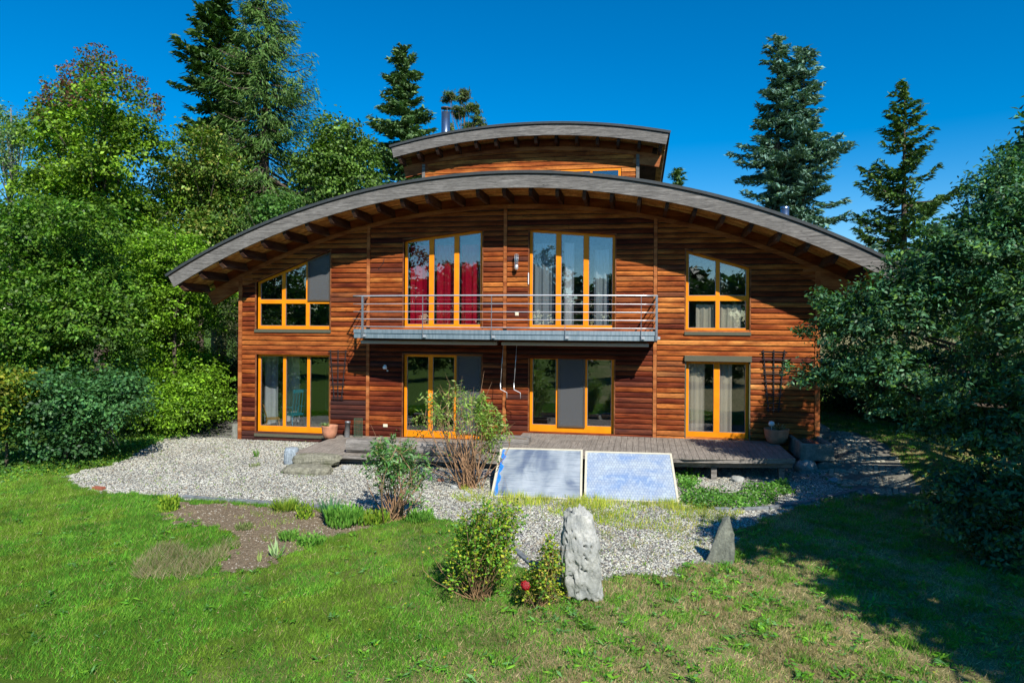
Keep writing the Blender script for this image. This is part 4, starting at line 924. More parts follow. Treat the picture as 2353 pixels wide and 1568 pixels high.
def conifer(name, X, Ytop, t, wpx, pal, label, seed, ybase_px=620, droop=.25, dens=1., L=.34, W=.07, uptip=.3, group=None, weep=0., gaps=.0, leaders=(0,), cat='tree', shape=.8, cones=None, bough=.9, stretch=1.0):
    r = np.random.RandomState(seed); tp = at(X, Ytop, t); g = gh(tp[0], tp[1]); base = np.array([tp[0], tp[1], float(g)]); H = tp[2]-base[2]; Rm = pxm(wpx/2, t)*1.28
    o = empty(name, tuple(base), label, cat, group); tb = MB(); parts = []
    vis = H*.30
    Z0 = base[2]+vis*.4
    PS, NS, TS, LS, CS = [], [], [], [], []
    for li, (dx, dh) in enumerate([(l if hasattr(l, '__len__') else (l, 0)) for l in leaders]):
        Ht = H-dh; ax0 = base+np.array([dx*.3, 0, 0])
        trunk_pts = [ax0+np.array([dx*.7*min(1, 2*s_), 0, Ht*s_]) for s_ in np.linspace(0, .985, 9)]
        tb.tube(trunk_pts, [max(.02, .02*H*(1-s_)) for s_ in np.linspace(0, 1, 9)], 8)
        nb = int(dens*Ht*13)
        for i in range(nb):
            s_ = (i+r.uniform(0, 1))/nb; s_ = .22+.775*s_; h = Ht*s_; u = (1-s_)/.78
            Lb = Rm*(u**(shape*.85))*r.uniform(.6, 1.08)*(1+.22*math.sin(s_*23+seed)*(u > .15))+.12
            if len(leaders) > 1: Lb *= .8
            if gaps and r.uniform() < gaps*.5: Lb *= .5
            az = r.uniform(0, 2*math.pi); c0 = ax0+np.array([dx*.7*min(1, 2*s_), 0, h]); hd = np.array([math.cos(az), math.sin(az), 0]); sd = np.array([-hd[1], hd[0], 0])
            m = max(3, int(Lb*9*bough)); q_ = np.linspace(.12, 1, m); young = (1-s_)
            dz = (-droop*Lb*np.sin(q_*math.pi*.62)*min(1, young*2.2)+uptip*Lb*q_**2*.55)*(1 if s_ < .93 else .2)+(.5*Lb*q_ if s_ > .93 else 0)
            pts = c0+hd*(q_*Lb)[:, None]+np.array([0, 0, 1])*dz[:, None]
            if Lb > .5: tb.tube([c0]+[pts[j] for j in (m//2, m-1)], [.022*Lb+.008, .012*Lb+.005, .004], 4, cap=False)
            fan = (Lb*.34*(1-q_*.72)+.05)*stretch
            ns = 7
            for kk in range(ns):
                lat = r.uniform(-1, 1, m); p = pts+sd*(lat*fan)[:, None]+hd*(r.uniform(-.12, .12, m)+np.abs(lat)*fan*.3)[:, None]+np.array([0, 0, 1])*(r.normal(0, .05, m)-np.abs(lat)*fan*.25)[:, None]
                T = hd[None]*.7+sd[None]*lat[:, None]*.8+np.array([0, 0, 1])*(r.normal(.05, .25, m)-weep)[:, None]
                N = np.array([0, 0, 1.])[None]*(.9-min(.8, weep))+r.normal(size=(m, 3))*.45+hd[None]*weep*.9
                if weep: p = p-np.array([0, 0, 1])*(r.uniform(0, 1, m)*weep*min(1.0, .25+Lb*.28))[:, None]
                PS.append(p); NS.append(N); TS.append(T); LS.append(r.uniform(.6, 1.25, m)); CS.append(np.repeat(r.uniform(.75, 1.2), m)*(.55+.5*q_+.1*r.uniform(-1, 1, m)))
    P = np.concatenate(PS); N = np.concatenate(NS); T = np.concatenate(TS); l = np.concatenate(LS); sh = r.uniform(.75, 1.25, len(P))
    c = np.minimum(np.array(pal)*1.75, .7)[r.randint(0, len(pal), len(P))]*sh[:, None]
    parts = [(leaf_verts(P, N, L*l, W*(.7+.6*r.uniform(size=len(P))), r, T), c)]
    if cones:
        k = r.choice(len(P), cones); ctop = P[k]; parts.append((leaf_verts(ctop, r.normal(size=(cones, 3)), .16, .06, r, np.tile([0, 0, 1.], (cones, 1))+r.normal(size=(cones, 3))*.1), cols([(.20, .12, .05)], cones, r)))
    tb.build('trunk', m_bark, o, smooth=True); leaf_obj('crown', parts, m_needle, o); return o
GREEN = [(.045, .12, .012), (.06, .155, .015), (.08, .19, .02), (.035, .09, .012)]
# far trees behind the house, left to right
conifer('spruce_tree', 508, -60, 34, 250, [(.035, .075, .016), (.05, .10, .02), (.025, .055, .014)], 'tall dark spruce, left one of the high pair behind the roof', 21, droop=.35, uptip=.35, dens=.9, L=.42, W=.13, gaps=.2, cones=260, shape=.6, bough=1.1)
conifer('larch_tree', 612, -75, 33, 300, [(.042, .092, .014), (.055, .115, .02), (.03, .07, .012), (.07, .12, .025)], 'tall weeping larch with drooping sprays, right one of the high pair', 22, droop=.4, uptip=.3, dens=1.1, L=.32, W=.05, weep=.5, shape=.62, bough=1.3)
conifer('fir_tree', 927, 108, 40, 235, [(.05, .10, .03), (.07, .13, .04), (.035, .07, .022), (.11, .17, .07)], 'dark fir left of the shiny chimney', 23, droop=.12, uptip=.25, L=.42, W=.12, shape=.75, bough=1.25)
conifer('blue_spruce', 1812, 80, 37, 300, [(.08, .15, .115), (.11, .19, .15), (.06, .115, .08), (.055, .10, .05)], 'tall blue spruce with a forked top right of the roof', 24, droop=.3, uptip=.28, L=.40, W=.12, leaders=((-.55, 0), (.75, .7)), shape=.72, gaps=.3, bough=1.2, dens=.8)
conifer('spruce_tree', 2078, 188, 35, 270, [(.035, .08, .018), (.05, .10, .022), (.025, .06, .016), (.07, .12, .02)], 'dark green spruce with upswept boughs, rightmost against the sky', 25, droop=.16, uptip=.75, L=.40, W=.12, shape=.95, gaps=.35, bough=1.0, dens=.62)
conifer('fir_tree', 1556, 388, 42, 120, [(.05, .10, .03), (.07, .12, .035)], 'small fir tip just showing above the arched roof', 26, L=.4, W=.1)
# pine
r_ = np.random.RandomState(31); pb_ = at(1066, 330, 43); E = []
for X, Y in ((1035, 228), (1062, 222), (1052, 262), (1085, 255), (1098, 285), (1075, 300), (1030, 300), (1050, 330), (1100, 320), (1020, 340), (1085, 345)): E.append(EL(X, Y, 43, .5, .45))
broad_tree('pine_tree', E, 7500, .32, .05, [(.06, .11, .025), (.08, .13, .035), (.12, .12, .05)], (pb_[0], pb_[1], -.5), .22, 'loose round topped pine right behind the shiny chimney', 31, clump=.18, shell=.1, up=.5, topz=float(at(1062, 240, 43)[2]))
def dome(X0, X1, Y0, Y1, t, n, seed, rr=(.9, 1.5), narrow=1.):
    """lumpy set of ellipsoids filling a crown outline"""
    r = np.random.RandomState(seed); out = []
    cx, cy, hx, hy = (X0+X1)/2, (Y0+Y1)/2, (X1-X0)/2, (Y1-Y0)/2
    while len(out) < n:
        u, v = r.uniform(-1, 1), r.uniform(-1, 1)
        lim = math.sqrt(max(0, 1-v*v)) if v > 0 else (1+v)**narrow*.98+.02
        if abs(u) > lim: continue
        s = r.uniform(*rr); tt = t+r.uniform(-.8, .8)*pxm(hx, t)*math.sqrt(max(0, 1-u*u))
        ru = pxm(1, t); out.append(EL(cx+u*(hx-s/ru*.8), cy+v*(hy-s/ru*.5), tt, s, s*.75))
    return out
# red topped tree: layered crown
E = dome(20, 412, 130, 640, 29, 46, 41, (.9, 1.5), .75)
o, cen = broad_tree('broadleaf_tree', E, 52000, .16, .10, [(.10, .18, .012), (.13, .23, .015), (.16, .26, .02), (.06, .12, .012)], tuple(at(235, 760, 29)[:2])+(-.5,), .34, 'broad leafy tree with a reddish top left of the tall conifers', 41, clump=.42, shell=.3, up=.5, holes=.03, outjit=.15)
r_ = np.random.RandomState(42); P = []
for X, Y, s in ((235, 140, 1.), (205, 150, 1.), (262, 165, 1.1), (160, 185, .9), (300, 185, .9), (120, 215, .8), (335, 205, .8), (190, 190, 1.2), (370, 240, .7), (240, 200, 1.3), (100, 245, .7)):
    p = at(X, Y+10, 28.6); k = int(340*s); P.append(p+np.clip(r_.normal(size=(k, 3)), -1.5, 1.5)*np.array([.2, .2, .5])*s-np.array([0, .25, .05]))
P = np.concatenate(P); leaf_obj('reddish_top', [(leaf_verts(P, r_.normal(size=P.shape)+np.array([0, 0, .3]), .13, .075, r_), cols([(.10, .04, .03), (.14, .05, .035), (.08, .08, .02), (.07, .11, .02)], len(P), r_))], m_leaf, o)
broad_tree('birch_tree', dome(-60, 95, 200, 420, 40, 12, 43, (.8, 1.3)), 6500, .15, .09, [(.10, .18, .05), (.14, .22, .08)], tuple(at(25, 700, 40)[:2])+(-.5,), .2, 'thin pale birch at the far left edge behind the red topped tree', 43, shell=.1, clump=.6, bark=m_barkg, holes=.1)
broad_tree('broadleaf_tree', dome(355, 560, 255, 600, 31, 20, 44, (.8, 1.3), .7), 21000, .15, .09, [(.09, .17, .02), (.13, .21, .03), (.19, .20, .04), (.06, .12, .015)], tuple(at(460, 760, 31)[:2])+(-.5,), .2, 'airy yellowing tree in the gap left of the spruce', 44, shell=.25, clump=.5, holes=.1)
broad_tree('broadleaf_tree', dome(668, 880, 272, 560, 33, 22, 45, (.9, 1.5), .8), 24000, .17, .11, [(.07, .13, .018), (.09, .165, .025), (.11, .19, .035), (.045, .09, .014)], tuple(at(770, 760, 33)[:2])+(-.5,), .25, 'rounded leafy tree between the larch and the fir', 45, shell=.35, clump=.45)
broad_tree('broadleaf_tree', dome(560, 720, 430, 640, 30, 10, 46, (.8, 1.3), .8), 9000, .16, .10, [(.05, .12, .02), (.07, .15, .03)], tuple(at(640, 760, 30)[:2])+(-.5,), .2, 'low leafy tree directly behind the left slope of the roof', 46, shell=.35)
# far wood that closes the view behind the trees
E = [EL(X, 770-rnd.uniform(0, 60)-h_, 52, 4.2, 3.4) for X, h_ in zip(range(-200, 2700, 95), [150]*9+[40]*22)]+[EL(X, 700-rnd.uniform(0, 60), 50, 4.2, 3.4) for X in range(-200, 650, 80)]
r_ = np.random.RandomState(47); v, c, _ = blob_leaves(E, 42000, .7, .5, [(.035, .08, .014), (.05, .105, .02), (.028, .06, .012)], r_, clump=.9, shell=.8); leaf_obj('far_wood', [(v, c)], m_leaf, kind='stuff')
# hedge on the left
def shrub(name, E, n, L, W, pal, label, seed, bpx, **k):
    b_ = gp(*bpx) if len(bpx) == 2 else np.array(bpx); return broad_tree(name, E, n, L, W, pal, tuple(b_), k.pop('r0', .09), label, seed, cat='shrub', **k)
HG = [(.10, .20, .010), (.13, .26, .014), (.17, .30, .02), (.07, .15, .01)]
def wall_blobs(X0, X1, Y0, Y1, t, n, seed, s=(.8, 1.2), tv=1.2):
    r = np.random.RandomState(seed); return [EL(r.uniform(X0, X1), Y0+(Y1-Y0)*r.uniform(0, 1), t+r.uniform(-tv, tv), (q_ := r.uniform(*s)), q_*.8) for _ in range(n)]
shrub('hornbeam_hedge', wall_blobs(300, 480, 590, 980, 23.3, 38, 51, (.8, 1.2))+[EL(380, 580, 23.5, 1.4, .9), EL(300, 620, 23.5, 1.3, 1.), EL(480, 640, 24, 1., .8), EL(520, 720, 24, .8, .9)], 62000, .10, .062, HG, 'bright green hornbeam hedge beside the left eave', 51, (400, 985), clump=.23, shell=.55, up=.6, outjit=.06)
shrub('hazel_shrub', wall_blobs(-40, 250, 520, 860, 20, 40, 52, (.8, 1.3)), 56000, .11, .07, [(.06, .14, .012), (.08, .18, .016), (.045, .10, .012), (.11, .20, .02)], 'darker leafy shrub mass at the left picture edge', 52, (60, 1010), clump=.25, shell=.5, outjit=.08)
shrub('dogwood_shrub', wall_blobs(40, 300, 900, 1010, 17.2, 18, 53, (.55, .85), .8)+[EL(20, 1030, 16.6, .7, .5), EL(180, 1020, 16.8, .7, .45)], 20000, .10, .06, [(.03, .09, .03), (.045, .12, .035), (.06, .15, .04)], 'dark bluish green bush sprawling over the lattice', 53, (150, 1062), clump=.3, shell=.5, r0=.05)
shrub('yellowing_shrub', wall_blobs(-30, 60, 890, 990, 16.3, 6, 54, (.45, .7), .4), 6500, .09, .06, [(.14, .20, .015), (.22, .22, .02), (.07, .14, .012)], 'yellow green shrub low at the left picture edge', 54, (15, 1075), clump=.25, r0=.04)
shrub('low_shrub', wall_blobs(225, 492, 870, 985, 21.6, 34, 55, (.45, .75), 1.2), 24000, .09, .055, HG, 'low green growth along the foot of the hornbeam hedge', 55, (430, 985), clump=.25, r0=.03)
shrub('grey_shrub', wall_blobs(505, 590, 660, 900, 27, 16, 56, (.6, .9), .8), 14000, .09, .045, [(.10, .12, .05), (.14, .14, .07), (.06, .09, .03)], 'greyish thinning shrub in the gap beside the house', 56, (at(545, 900, 27)[0], at(545, 900, 27)[1], -.5), clump=.35, shell=.1, bark=m_barkg, r0=.06)
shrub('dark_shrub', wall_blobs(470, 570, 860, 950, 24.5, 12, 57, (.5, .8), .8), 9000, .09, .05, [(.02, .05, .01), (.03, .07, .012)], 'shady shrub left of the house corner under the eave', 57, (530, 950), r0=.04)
# right side: oak in front, shrubs in the shade behind
OP = [(.035, .10, .045), (.05, .135, .065), (.08, .19, .09), (.025, .07, .028), (.08, .16, .025)]
OE = [EL(1975, 765, 13.6, .85, .80), EL(2070, 720, 13.2, 1.0, .85), EL(2160, 650, 13., .8, .6), EL(2240, 600, 12.6, 1.1, .9), EL(2290, 480, 12.6, .65, .8), EL(2330, 420, 12.8, .5, .55), EL(2390, 560, 12, 1.1, 1.1),
      EL(1930, 840, 13.8, .55, .42), EL(2050, 860, 13., .8, .45), EL(2350, 760, 11.8, .95, 1.1), EL(2170, 920, 12, .6, .42), EL(2270, 900, 12, .6, .5), EL(2330, 1010, 11.2, .6, .6), EL(2390, 1180, 10.8, .7, .9),
      EL(2235, 1110, 11, .42, .36), EL(2225, 1215, 10.6, .40, .35), EL(2290, 1280, 10.4, .45, .35), EL(2160, 1310, 10.6, .22, .12), EL(1870, 870, 14, .34, .26), EL(1850, 765, 14, .22, .16), EL(1808, 850, 14.2, .16, .16), EL(1895, 700, 13.9, .30, .28),
      EL(2000, 722, 13.6, .42, .34), EL(2310, 370, 12.9, .18, .22), EL(2210, 545, 12.8, .35, .25), EL(2170, 575, 13, .3, .28), EL(2110, 655, 13.6, .35, .28), EL(2205, 1160, 10.9, .62, .6), EL(2310, 1190, 10.6, .8, .8), EL(2340, 1330, 10.2, .45, .4), EL(2390, 1000, 11, .8, 1.), EL(2270, 1020, 11.4, .5, .45), EL(2400, 840, 11.4, .9, 1.2), EL(2045, 935, 13.2, .5, .28), EL(2130, 985, 12.4, .45, .26), EL(1965, 900, 13.7, .35, .2), EL(2200, 1010, 11.8, .4, .3)]
ob_ = gp(2420, 1150)
broad_tree('oak_tree', OE, 68000, .100, .045, OP, tuple(ob_), .2, 'big blue green oak reaching in from the right over the house corner', 61, clump=.17, shell=.35, up=.35, per=20, outjit=.16)
sp = (8.6, -13.0, -.5)
SE = [(sp[0]+a, sp[1]+b_, sp[2]+c_, s, s, s*.85) for a, b_, c_, s in ((0, 0, 6, 1.9), (-1.6, .8, 5.0, 1.4), (1.5, -.8, 5.2, 1.5), (-2.4, -.4, 4.2, 1.0), (0, 1.8, 4.6, 1.3), (-.5, -1.6, 4.6, 1.2), (-2.2, 1.9, 4.4, .9), (0, 0, 7.4, 1.2), (-3.2, .9, 5.4, .8), (-1.2, -2.6, 5.2, .9), (-2.7, 2.2, 4.6, 1.0), (-1.8, 3.4, 4.6, 1.2), (.6, 3.6, 5.0, 1.4), (-2.4, .4, 6.2, .9), (1.8, 2.2, 6, 1.5))]
broad_tree('oak_tree', SE, 30000, .22, .14, OP, sp, .25, 'second oak outside the right picture edge shading the lawn', 62, clump=.3, shell=.4, group=None)
bt = (9.8, -1.2, -.2); BE = [(bt[0]+a, bt[1]+b_, bt[2]+c_, s, s, s*.85) for a, b_, c_, s in ((0, 0, 5.5, 2.2), (-1.8, 1., 4.4, 1.6), (1.6, -1, 4.8, 1.7), (-1.6, -1.6, 4.0, 1.5), (0, 2.4, 4.6, 1.7), (0, 0, 7.2, 1.4), (-2.4, 3.4, 4, 1.3))]  # extra tree, added to cast shade on the ground right of the house
broad_tree('oak_tree', BE, 22000, .20, .12, OP, bt, .22, 'third oak added behind the big one to shade the ground by the path', 162, clump=.35, shell=.4)
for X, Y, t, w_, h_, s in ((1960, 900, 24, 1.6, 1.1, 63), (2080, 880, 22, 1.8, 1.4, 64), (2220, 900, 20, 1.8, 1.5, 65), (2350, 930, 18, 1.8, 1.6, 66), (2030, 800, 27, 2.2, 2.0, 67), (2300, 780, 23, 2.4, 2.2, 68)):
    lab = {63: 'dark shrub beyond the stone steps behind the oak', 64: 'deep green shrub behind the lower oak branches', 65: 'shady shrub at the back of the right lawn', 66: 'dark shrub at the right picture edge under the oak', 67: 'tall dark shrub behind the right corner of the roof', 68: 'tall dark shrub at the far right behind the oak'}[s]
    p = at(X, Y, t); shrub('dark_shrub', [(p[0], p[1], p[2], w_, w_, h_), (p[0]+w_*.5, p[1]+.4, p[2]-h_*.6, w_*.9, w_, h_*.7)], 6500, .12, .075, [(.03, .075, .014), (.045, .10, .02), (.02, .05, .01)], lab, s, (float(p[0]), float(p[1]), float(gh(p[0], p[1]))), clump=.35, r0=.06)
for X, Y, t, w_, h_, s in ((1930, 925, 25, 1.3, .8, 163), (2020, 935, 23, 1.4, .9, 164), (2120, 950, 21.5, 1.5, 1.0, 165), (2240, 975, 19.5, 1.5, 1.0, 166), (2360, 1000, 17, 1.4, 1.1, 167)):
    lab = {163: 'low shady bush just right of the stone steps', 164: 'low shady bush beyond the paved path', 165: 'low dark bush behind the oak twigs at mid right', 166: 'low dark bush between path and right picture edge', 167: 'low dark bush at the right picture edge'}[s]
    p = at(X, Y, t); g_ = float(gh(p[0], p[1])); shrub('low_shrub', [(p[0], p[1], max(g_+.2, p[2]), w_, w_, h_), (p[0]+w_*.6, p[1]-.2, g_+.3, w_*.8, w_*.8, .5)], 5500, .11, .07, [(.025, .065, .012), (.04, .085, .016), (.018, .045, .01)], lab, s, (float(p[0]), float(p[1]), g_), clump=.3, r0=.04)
# trees on the far side of the garden, behind the camera, mirrored in the panes
for i, (x_, y_, h_, w_, s) in enumerate(((-20, -62, 11, 5, 71), (-11.5, -66, 12.5, 5, 72), (-29, -58, 12, 5.5, 73), (-2, -70, 9.5, 5, 74), (6, -64, 9, 5, 75), (15, -62, 10, 5.5, 76), (-39, -50, 12, 6, 77), (26, -52, 10, 6, 78))):
    r_ = np.random.RandomState(s); E = [(x_+r_.uniform(-.7, .7)*w_*.8, y_+r_.uniform(-1, 1)*2, h_*(.25+.6*r_.uniform()), w_*.42, w_*.42, h_*.16) for _ in range(11)]
    broad_tree('broadleaf_tree', E, 5500, .42, .28, [(.03, .07, .012), (.045, .10, .018)], (x_, y_, -.6), .3, 'garden tree number behind the viewer, mirrored in the panes'.replace(' number', ''), s, clump=.7, shell=.6, group='trees mirrored in the window panes')

r_ = np.random.RandomState(49); E = [(x_, -96+r_.uniform(-4, 4), 3.5, 6, 5, 5.5+r_.uniform(0, 2)) for x_ in range(-95, 80, 6)]
v, c, _ = blob_leaves(E, 20000, 1.5, 1.1, [(.03, .07, .012), (.045, .09, .018)], r_, clump=1.2, shell=.85, face=(0, 1, 0)); leaf_obj('far_wood', [(v, c)], m_leaf, kind='stuff')
for i, (x_, y_, h_, w_, s) in enumerate(((-13.5, -25, 4.4, 2.4, 171), (-9.0, -29, 4.8, 2.4, 172), (-4.6, -25, 3.9, 2.0, 173), (-.2, -29, 4.6, 2.0, 174), (5, -26, 3.4, 2.4, 175), (-20, -26, 4.8, 3.0, 176), (-25.5, -25, 4.6, 3., 177))):
    r_ = np.random.RandomState(s); E = [(x_+r_.uniform(-.6, .6)*w_, y_+r_.uniform(-1, 1), h_*(.1+.75*r_.uniform())-.5, w_*.5, w_*.5, h_*.25) for _ in range(8)]
    broad_tree('garden_shrub', E, 9000, .2, .13, [(.03, .07, .012), (.045, .10, .018), (.08, .14, .02)], (x_, y_, -.6), .08, 'garden shrub behind the viewer, mirrored low in the panes', s, cat='shrub', clump=.4, shell=.5, group='shrubs mirrored in the window panes')
# ------------------------------------------------------------------ small plants with stems
def stems_shrub(name, base, tops, lab, seed, stem_mat, srad, leafspec, L, W, pal, cat='shrub', up=.2, lower=.35, droopy=.0, curve=.12, per_m=30, spread=.1, extra=None):
    """tops: list of (point, leafiness)"""
    r = np.random.RandomState(seed); o = empty(name, tuple(base), lab, cat); b = MB(); PS, NS, TS = [], [], []
    for tp, lf in tops:
        a = np.array(base)+np.array([r.normal(0, spread), r.normal(0, spread), 0]); tp = np.array(tp); a[2] = float(gh(a[0], a[1]))-.02
        H = np.linalg.norm(tp-a); m = 6; q_ = np.linspace(0, 1, m); bend = np.array([r.normal(0, curve), r.normal(0, curve), 0])*H
        pts = a+(tp-a)*q_[:, None]+bend*(np.sin(q_*math.pi))[:, None]+np.array([0, 0, 1])*(.08*H*np.sin(q_*math.pi))[:, None]
        sr = srad*r.uniform(.6, 1.2); b.tube(pts, [sr*(1-.75*t) for t in q_], 5, cap=False)
        for _ in range(2):
            k = r.randint(2, 5); d_ = r.normal(size=3)*.5+np.array([0, 0, .7]); b.tube([pts[k], pts[k]+d_*H*.12, pts[k]+d_*H*.2+np.array([0, 0, .02])], [sr*.5, sr*.35, sr*.15], 4, cap=False)
        nl = int(H*per_m*lf)
        if nl:
            t = lower+(1-lower)*r.uniform(0, 1, nl)**.7; i0 = np.minimum((t*(m-1)).astype(int), m-2); f = t*(m-1)-i0
            c = pts[i0]*(1-f)[:, None]+pts[i0+1]*f[:, None]; d_ = unit(r.normal(size=(nl, 3))+np.array([0, 0, up])); off = r.uniform(.02, .16, nl)*leafspec
            PS.append(c+d_*off[:, None]-np.array([0, 0, 1])*(off*droopy)[:, None]); TS.append(d_-np.array([0, 0, droopy])); NS.append(r.normal(size=(nl, 3))*.5+np.array([0, 0, .8]))
    b.build('stems', stem_mat, o, smooth=True)
    if PS:
        P = np.concatenate(PS); leaf_obj('leaves', [(leaf_verts(P, np.concatenate(NS), L*r.uniform(.6, 1.25, len(P)), W*r.uniform(.7, 1.2, len(P)), r, np.concatenate(TS)), cols(pal, len(P), r))], m_leaf, o)
    return o
def tops_px(l, depth, jit=.15, seed=0, mult=1):
    r = np.random.RandomState(seed); out = []
    for X, Y, lf in l:
        for _ in range(mult): out.append((at(X+r.normal(0, 8), Y+r.normal(0, 8), depth+r.normal(0, jit)), lf))
    return out
def depth_of(p): return float((np.array(p)-C0)@Fv)
bs = gp(1080, 1118); dB = depth_of(bs)
TB = [(975, 905, 1), (992, 935, 1), (1012, 900, .3), (1030, 890, .5), (1040, 884, .5), (1050, 900, .2), (1056, 892, .9), (1068, 910, .2), (1082, 905, .5), (1095, 900, 1), (1108, 905, 1.5), (1122, 915, 1.6), (1135, 925, 1.6), (1146, 945, 1.5), (1152, 970, 1.2), (1140, 985, 1.3), (1125, 960, 1.5), (1100, 940, 1.4), (1080, 945, .8), (965, 950, .8), (985, 985, .3), (1010, 960, .1), (1000, 930, .3), (1130, 1010, 1), (1145, 1035, .6), (1115, 1045, .8), (1060, 950, .3), (1035, 940, .2), (970, 1040, .2), (985, 1075, .1), (1120, 985, 1.4), (1150, 1000, .8)]
stems_shrub('butterfly_bush', bs, tops_px(TB, dB, .3, 1, 2), 'tall twiggy shrub with tan stems in front of the left glazed door', 81, m_stem, .012, 1., .11, .032, [(.14, .24, .03), (.20, .30, .05), (.10, .18, .04), (.26, .32, .10)], per_m=34, lower=.66, droopy=.35, spread=.12)
bs = gp(905, 1192); dA = depth_of(bs)
TA = [(855, 1030, 1.2), (870, 1015, 1.2), (890, 1010, 1), (915, 1005, 1.2), (935, 1012, 1.3), (955, 1025, 1.3), (975, 1040, 1), (845, 1060, 1.1), (865, 1075, 1), (950, 1080, 1.1), (975, 1090, .9), (980, 1065, .8), (900, 1050, 1.2), (925, 1045, 1.2), (880, 1100, .6), (960, 1125, .7), (950, 1140, .7)]
stems_shrub('butterfly_bush', bs, tops_px(TA, dA, .3, 2, 3), 'leggy green shrub at the edge of the soil bed left of the twiggy one', 82, m_stem, .011, 1., .12, .038, [(.05, .15, .03), (.07, .19, .04), (.12, .24, .05), (.16, .26, .12)], per_m=27, lower=.58, droopy=.45, spread=.1)
bs = gp(1100, 1372); dC = depth_of(bs)
TC = [(1045, 1215, 1), (1065, 1195, 1.2), (1090, 1185, 1.3), (1115, 1180, 1.3), (1140, 1165, 1.2), (1165, 1165, 1.1), (1185, 1180, 1), (1195, 1200, .9), (1170, 1210, 1.3), (1140, 1215, 1.4), (1110, 1220, 1.5), (1080, 1240, 1.4), (1050, 1260, 1.2), (1030, 1300, 1), (1025, 1330, .8), (1150, 1260, 1.2), (1170, 1290, 1), (1165, 1240, 1.1), (1000, 1240, .15), (985, 1255, .1), (1125, 1290, 1.3), (1060, 1320, 1.1), (1180, 1165, .7), (1120, 1160, .9)]
stems_shrub('rose_bush', bs, tops_px(TC, dC, .2, 3, 5), 'sprawling rose bush in the lawn in front of the left collector', 83, m_stem2, .006, .7, .05, .036, [(.11, .25, .02), (.15, .30, .03), (.24, .34, .02), (.06, .16, .03), (.30, .30, .03)], per_m=52, lower=.28, up=.5, spread=.07)
bs = gp(1238, 1392); dD = depth_of(bs)
TD = [(1262, 1235, 1), (1268, 1260, 1), (1275, 1290, 1.1), (1250, 1300, 1.2), (1225, 1310, 1.2), (1205, 1335, 1), (1195, 1360, .9), (1290, 1300, .8), (1280, 1340, 1), (1245, 1345, 1.2), (1215, 1320, 1), (1290, 1370, .5), (1260, 1330, 1)]
ro = stems_shrub('rose_bush', bs, tops_px(TD, dD, .16, 4, 6), 'smaller rose bush with red flowers touching the pitted stone', 84, m_stem2, .005, .7, .05, .036, [(.15, .28, .02), (.28, .32, .02), (.08, .18, .03), (.32, .26, .05)], per_m=48, lower=.28, up=.5, spread=.07)
def bloom(X, Y, t, s, col, lab, seed):
    r = np.random.RandomState(seed); c = at(X, Y, t); P, N, T = [], [], []
    for ring, (n, ra, tilt) in enumerate(((5, .25, .2), (7, .55, .6), (8, .85, 1.0))):
        for k in range(n):
            a = k*6.283/n+ring*.4; d_ = np.array([math.cos(a), -.5*abs(math.cos(a*.5)), math.sin(a)]); P.append(c+d_*s*ra*.6+np.array([0, -.02*(3-ring), 0])*s*8); N.append(np.array([0, -1, .35])+d_*tilt); T.append(d_)
    o = leaf_obj('rose_flower', [(leaf_verts(np.array(P), np.array(N), s*.95, s*.9, r, np.array(T)), cols([col], len(P), r, .2))], m_petal); return tag(o, lab, 'flower')
bloom(1207, 1343, dD-.25, .075, (.26, .0015, .005), 'large red rose bloom low at the front of the smaller bush', 1)
bloom(1264, 1270, dD-.1, .03, (.30, .003, .02), 'small pinkish red rose bud beside the pitted stone', 2)
# bedding plants
def tuft(name, base_px, h, n, L, W, pal, lab, seed, wide=.12, cat='plant', lean=.5, mat=None, kind=None):
    r = np.random.RandomState(seed); b_ = gp(*base_px); a = r.uniform(0, 6.28, n); rad = wide*np.sqrt(r.uniform(0, 1, n)); x_, y_ = b_[0]+rad*np.cos(a), b_[1]+rad*np.sin(a)
    d_ = unit(np.stack([np.cos(a)*lean*r.uniform(.2, 1, n), np.sin(a)*lean*r.uniform(.2, 1, n), np.ones(n)], -1)); l = L*r.uniform(.5, 1.2, n); P = np.stack([x_, y_, gh(x_, y_)], -1)+d_*(l*.5)[:, None]+np.array([0, 0, 1])*(h*r.uniform(0, 1, n)**1.3)[:, None]
    N = np.cross(d_, r.normal(size=(n, 3))); o = leaf_obj(name, [(leaf_verts(P, N, l, W, r, d_), cols(pal, n, r))], mat or m_leaf); o.data.transform(Matrix.Translation(-Vector(b_))); o.location = b_
    return tag(o, lab, cat, None, kind)
YG = [(.16, .26, .02), (.22, .30, .03), (.10, .2, .02)]; MG = [(.06, .17, .02), (.09, .22, .03), (.13, .26, .04)]
tuft('leafy_plant', (790, 1205), .22, 900, .13, .035, MG, 'dense leafy clump left of the leggy green shrub', 91, .32)
tuft('leafy_plant', (855, 1200), .14, 600, .10, .035, YG, 'light green clump at the foot of the leggy green shrub', 92, .30)
tuft('leafy_plant', (965, 1195), .12, 380, .10, .03, MG, 'low green clump right of the leggy green shrub', 93, .25)
tuft('spiky_plant', (760, 1195), .05, 120, .38, .022, [(.04, .12, .05), (.06, .15, .06)], 'dark spiky leaved plant at the gravel edge', 94, .10, lean=.7)
tuft('grassy_plant', (655, 1172), .03, 420, .24, .012, YG, 'yellow green grassy tuft on the gravel side of the bed', 95, .20, lean=.9)
tuft('flowering_plant', (700, 1190), .24, 320, .07, .03, YG, 'thin flowering plant in the middle of the soil bed', 96, .16)
tuft('yellow_bush', (388, 1172), .24, 620, .07, .035, YG, 'yellow green bushy plant at the left end of the stone edging', 97, .17)
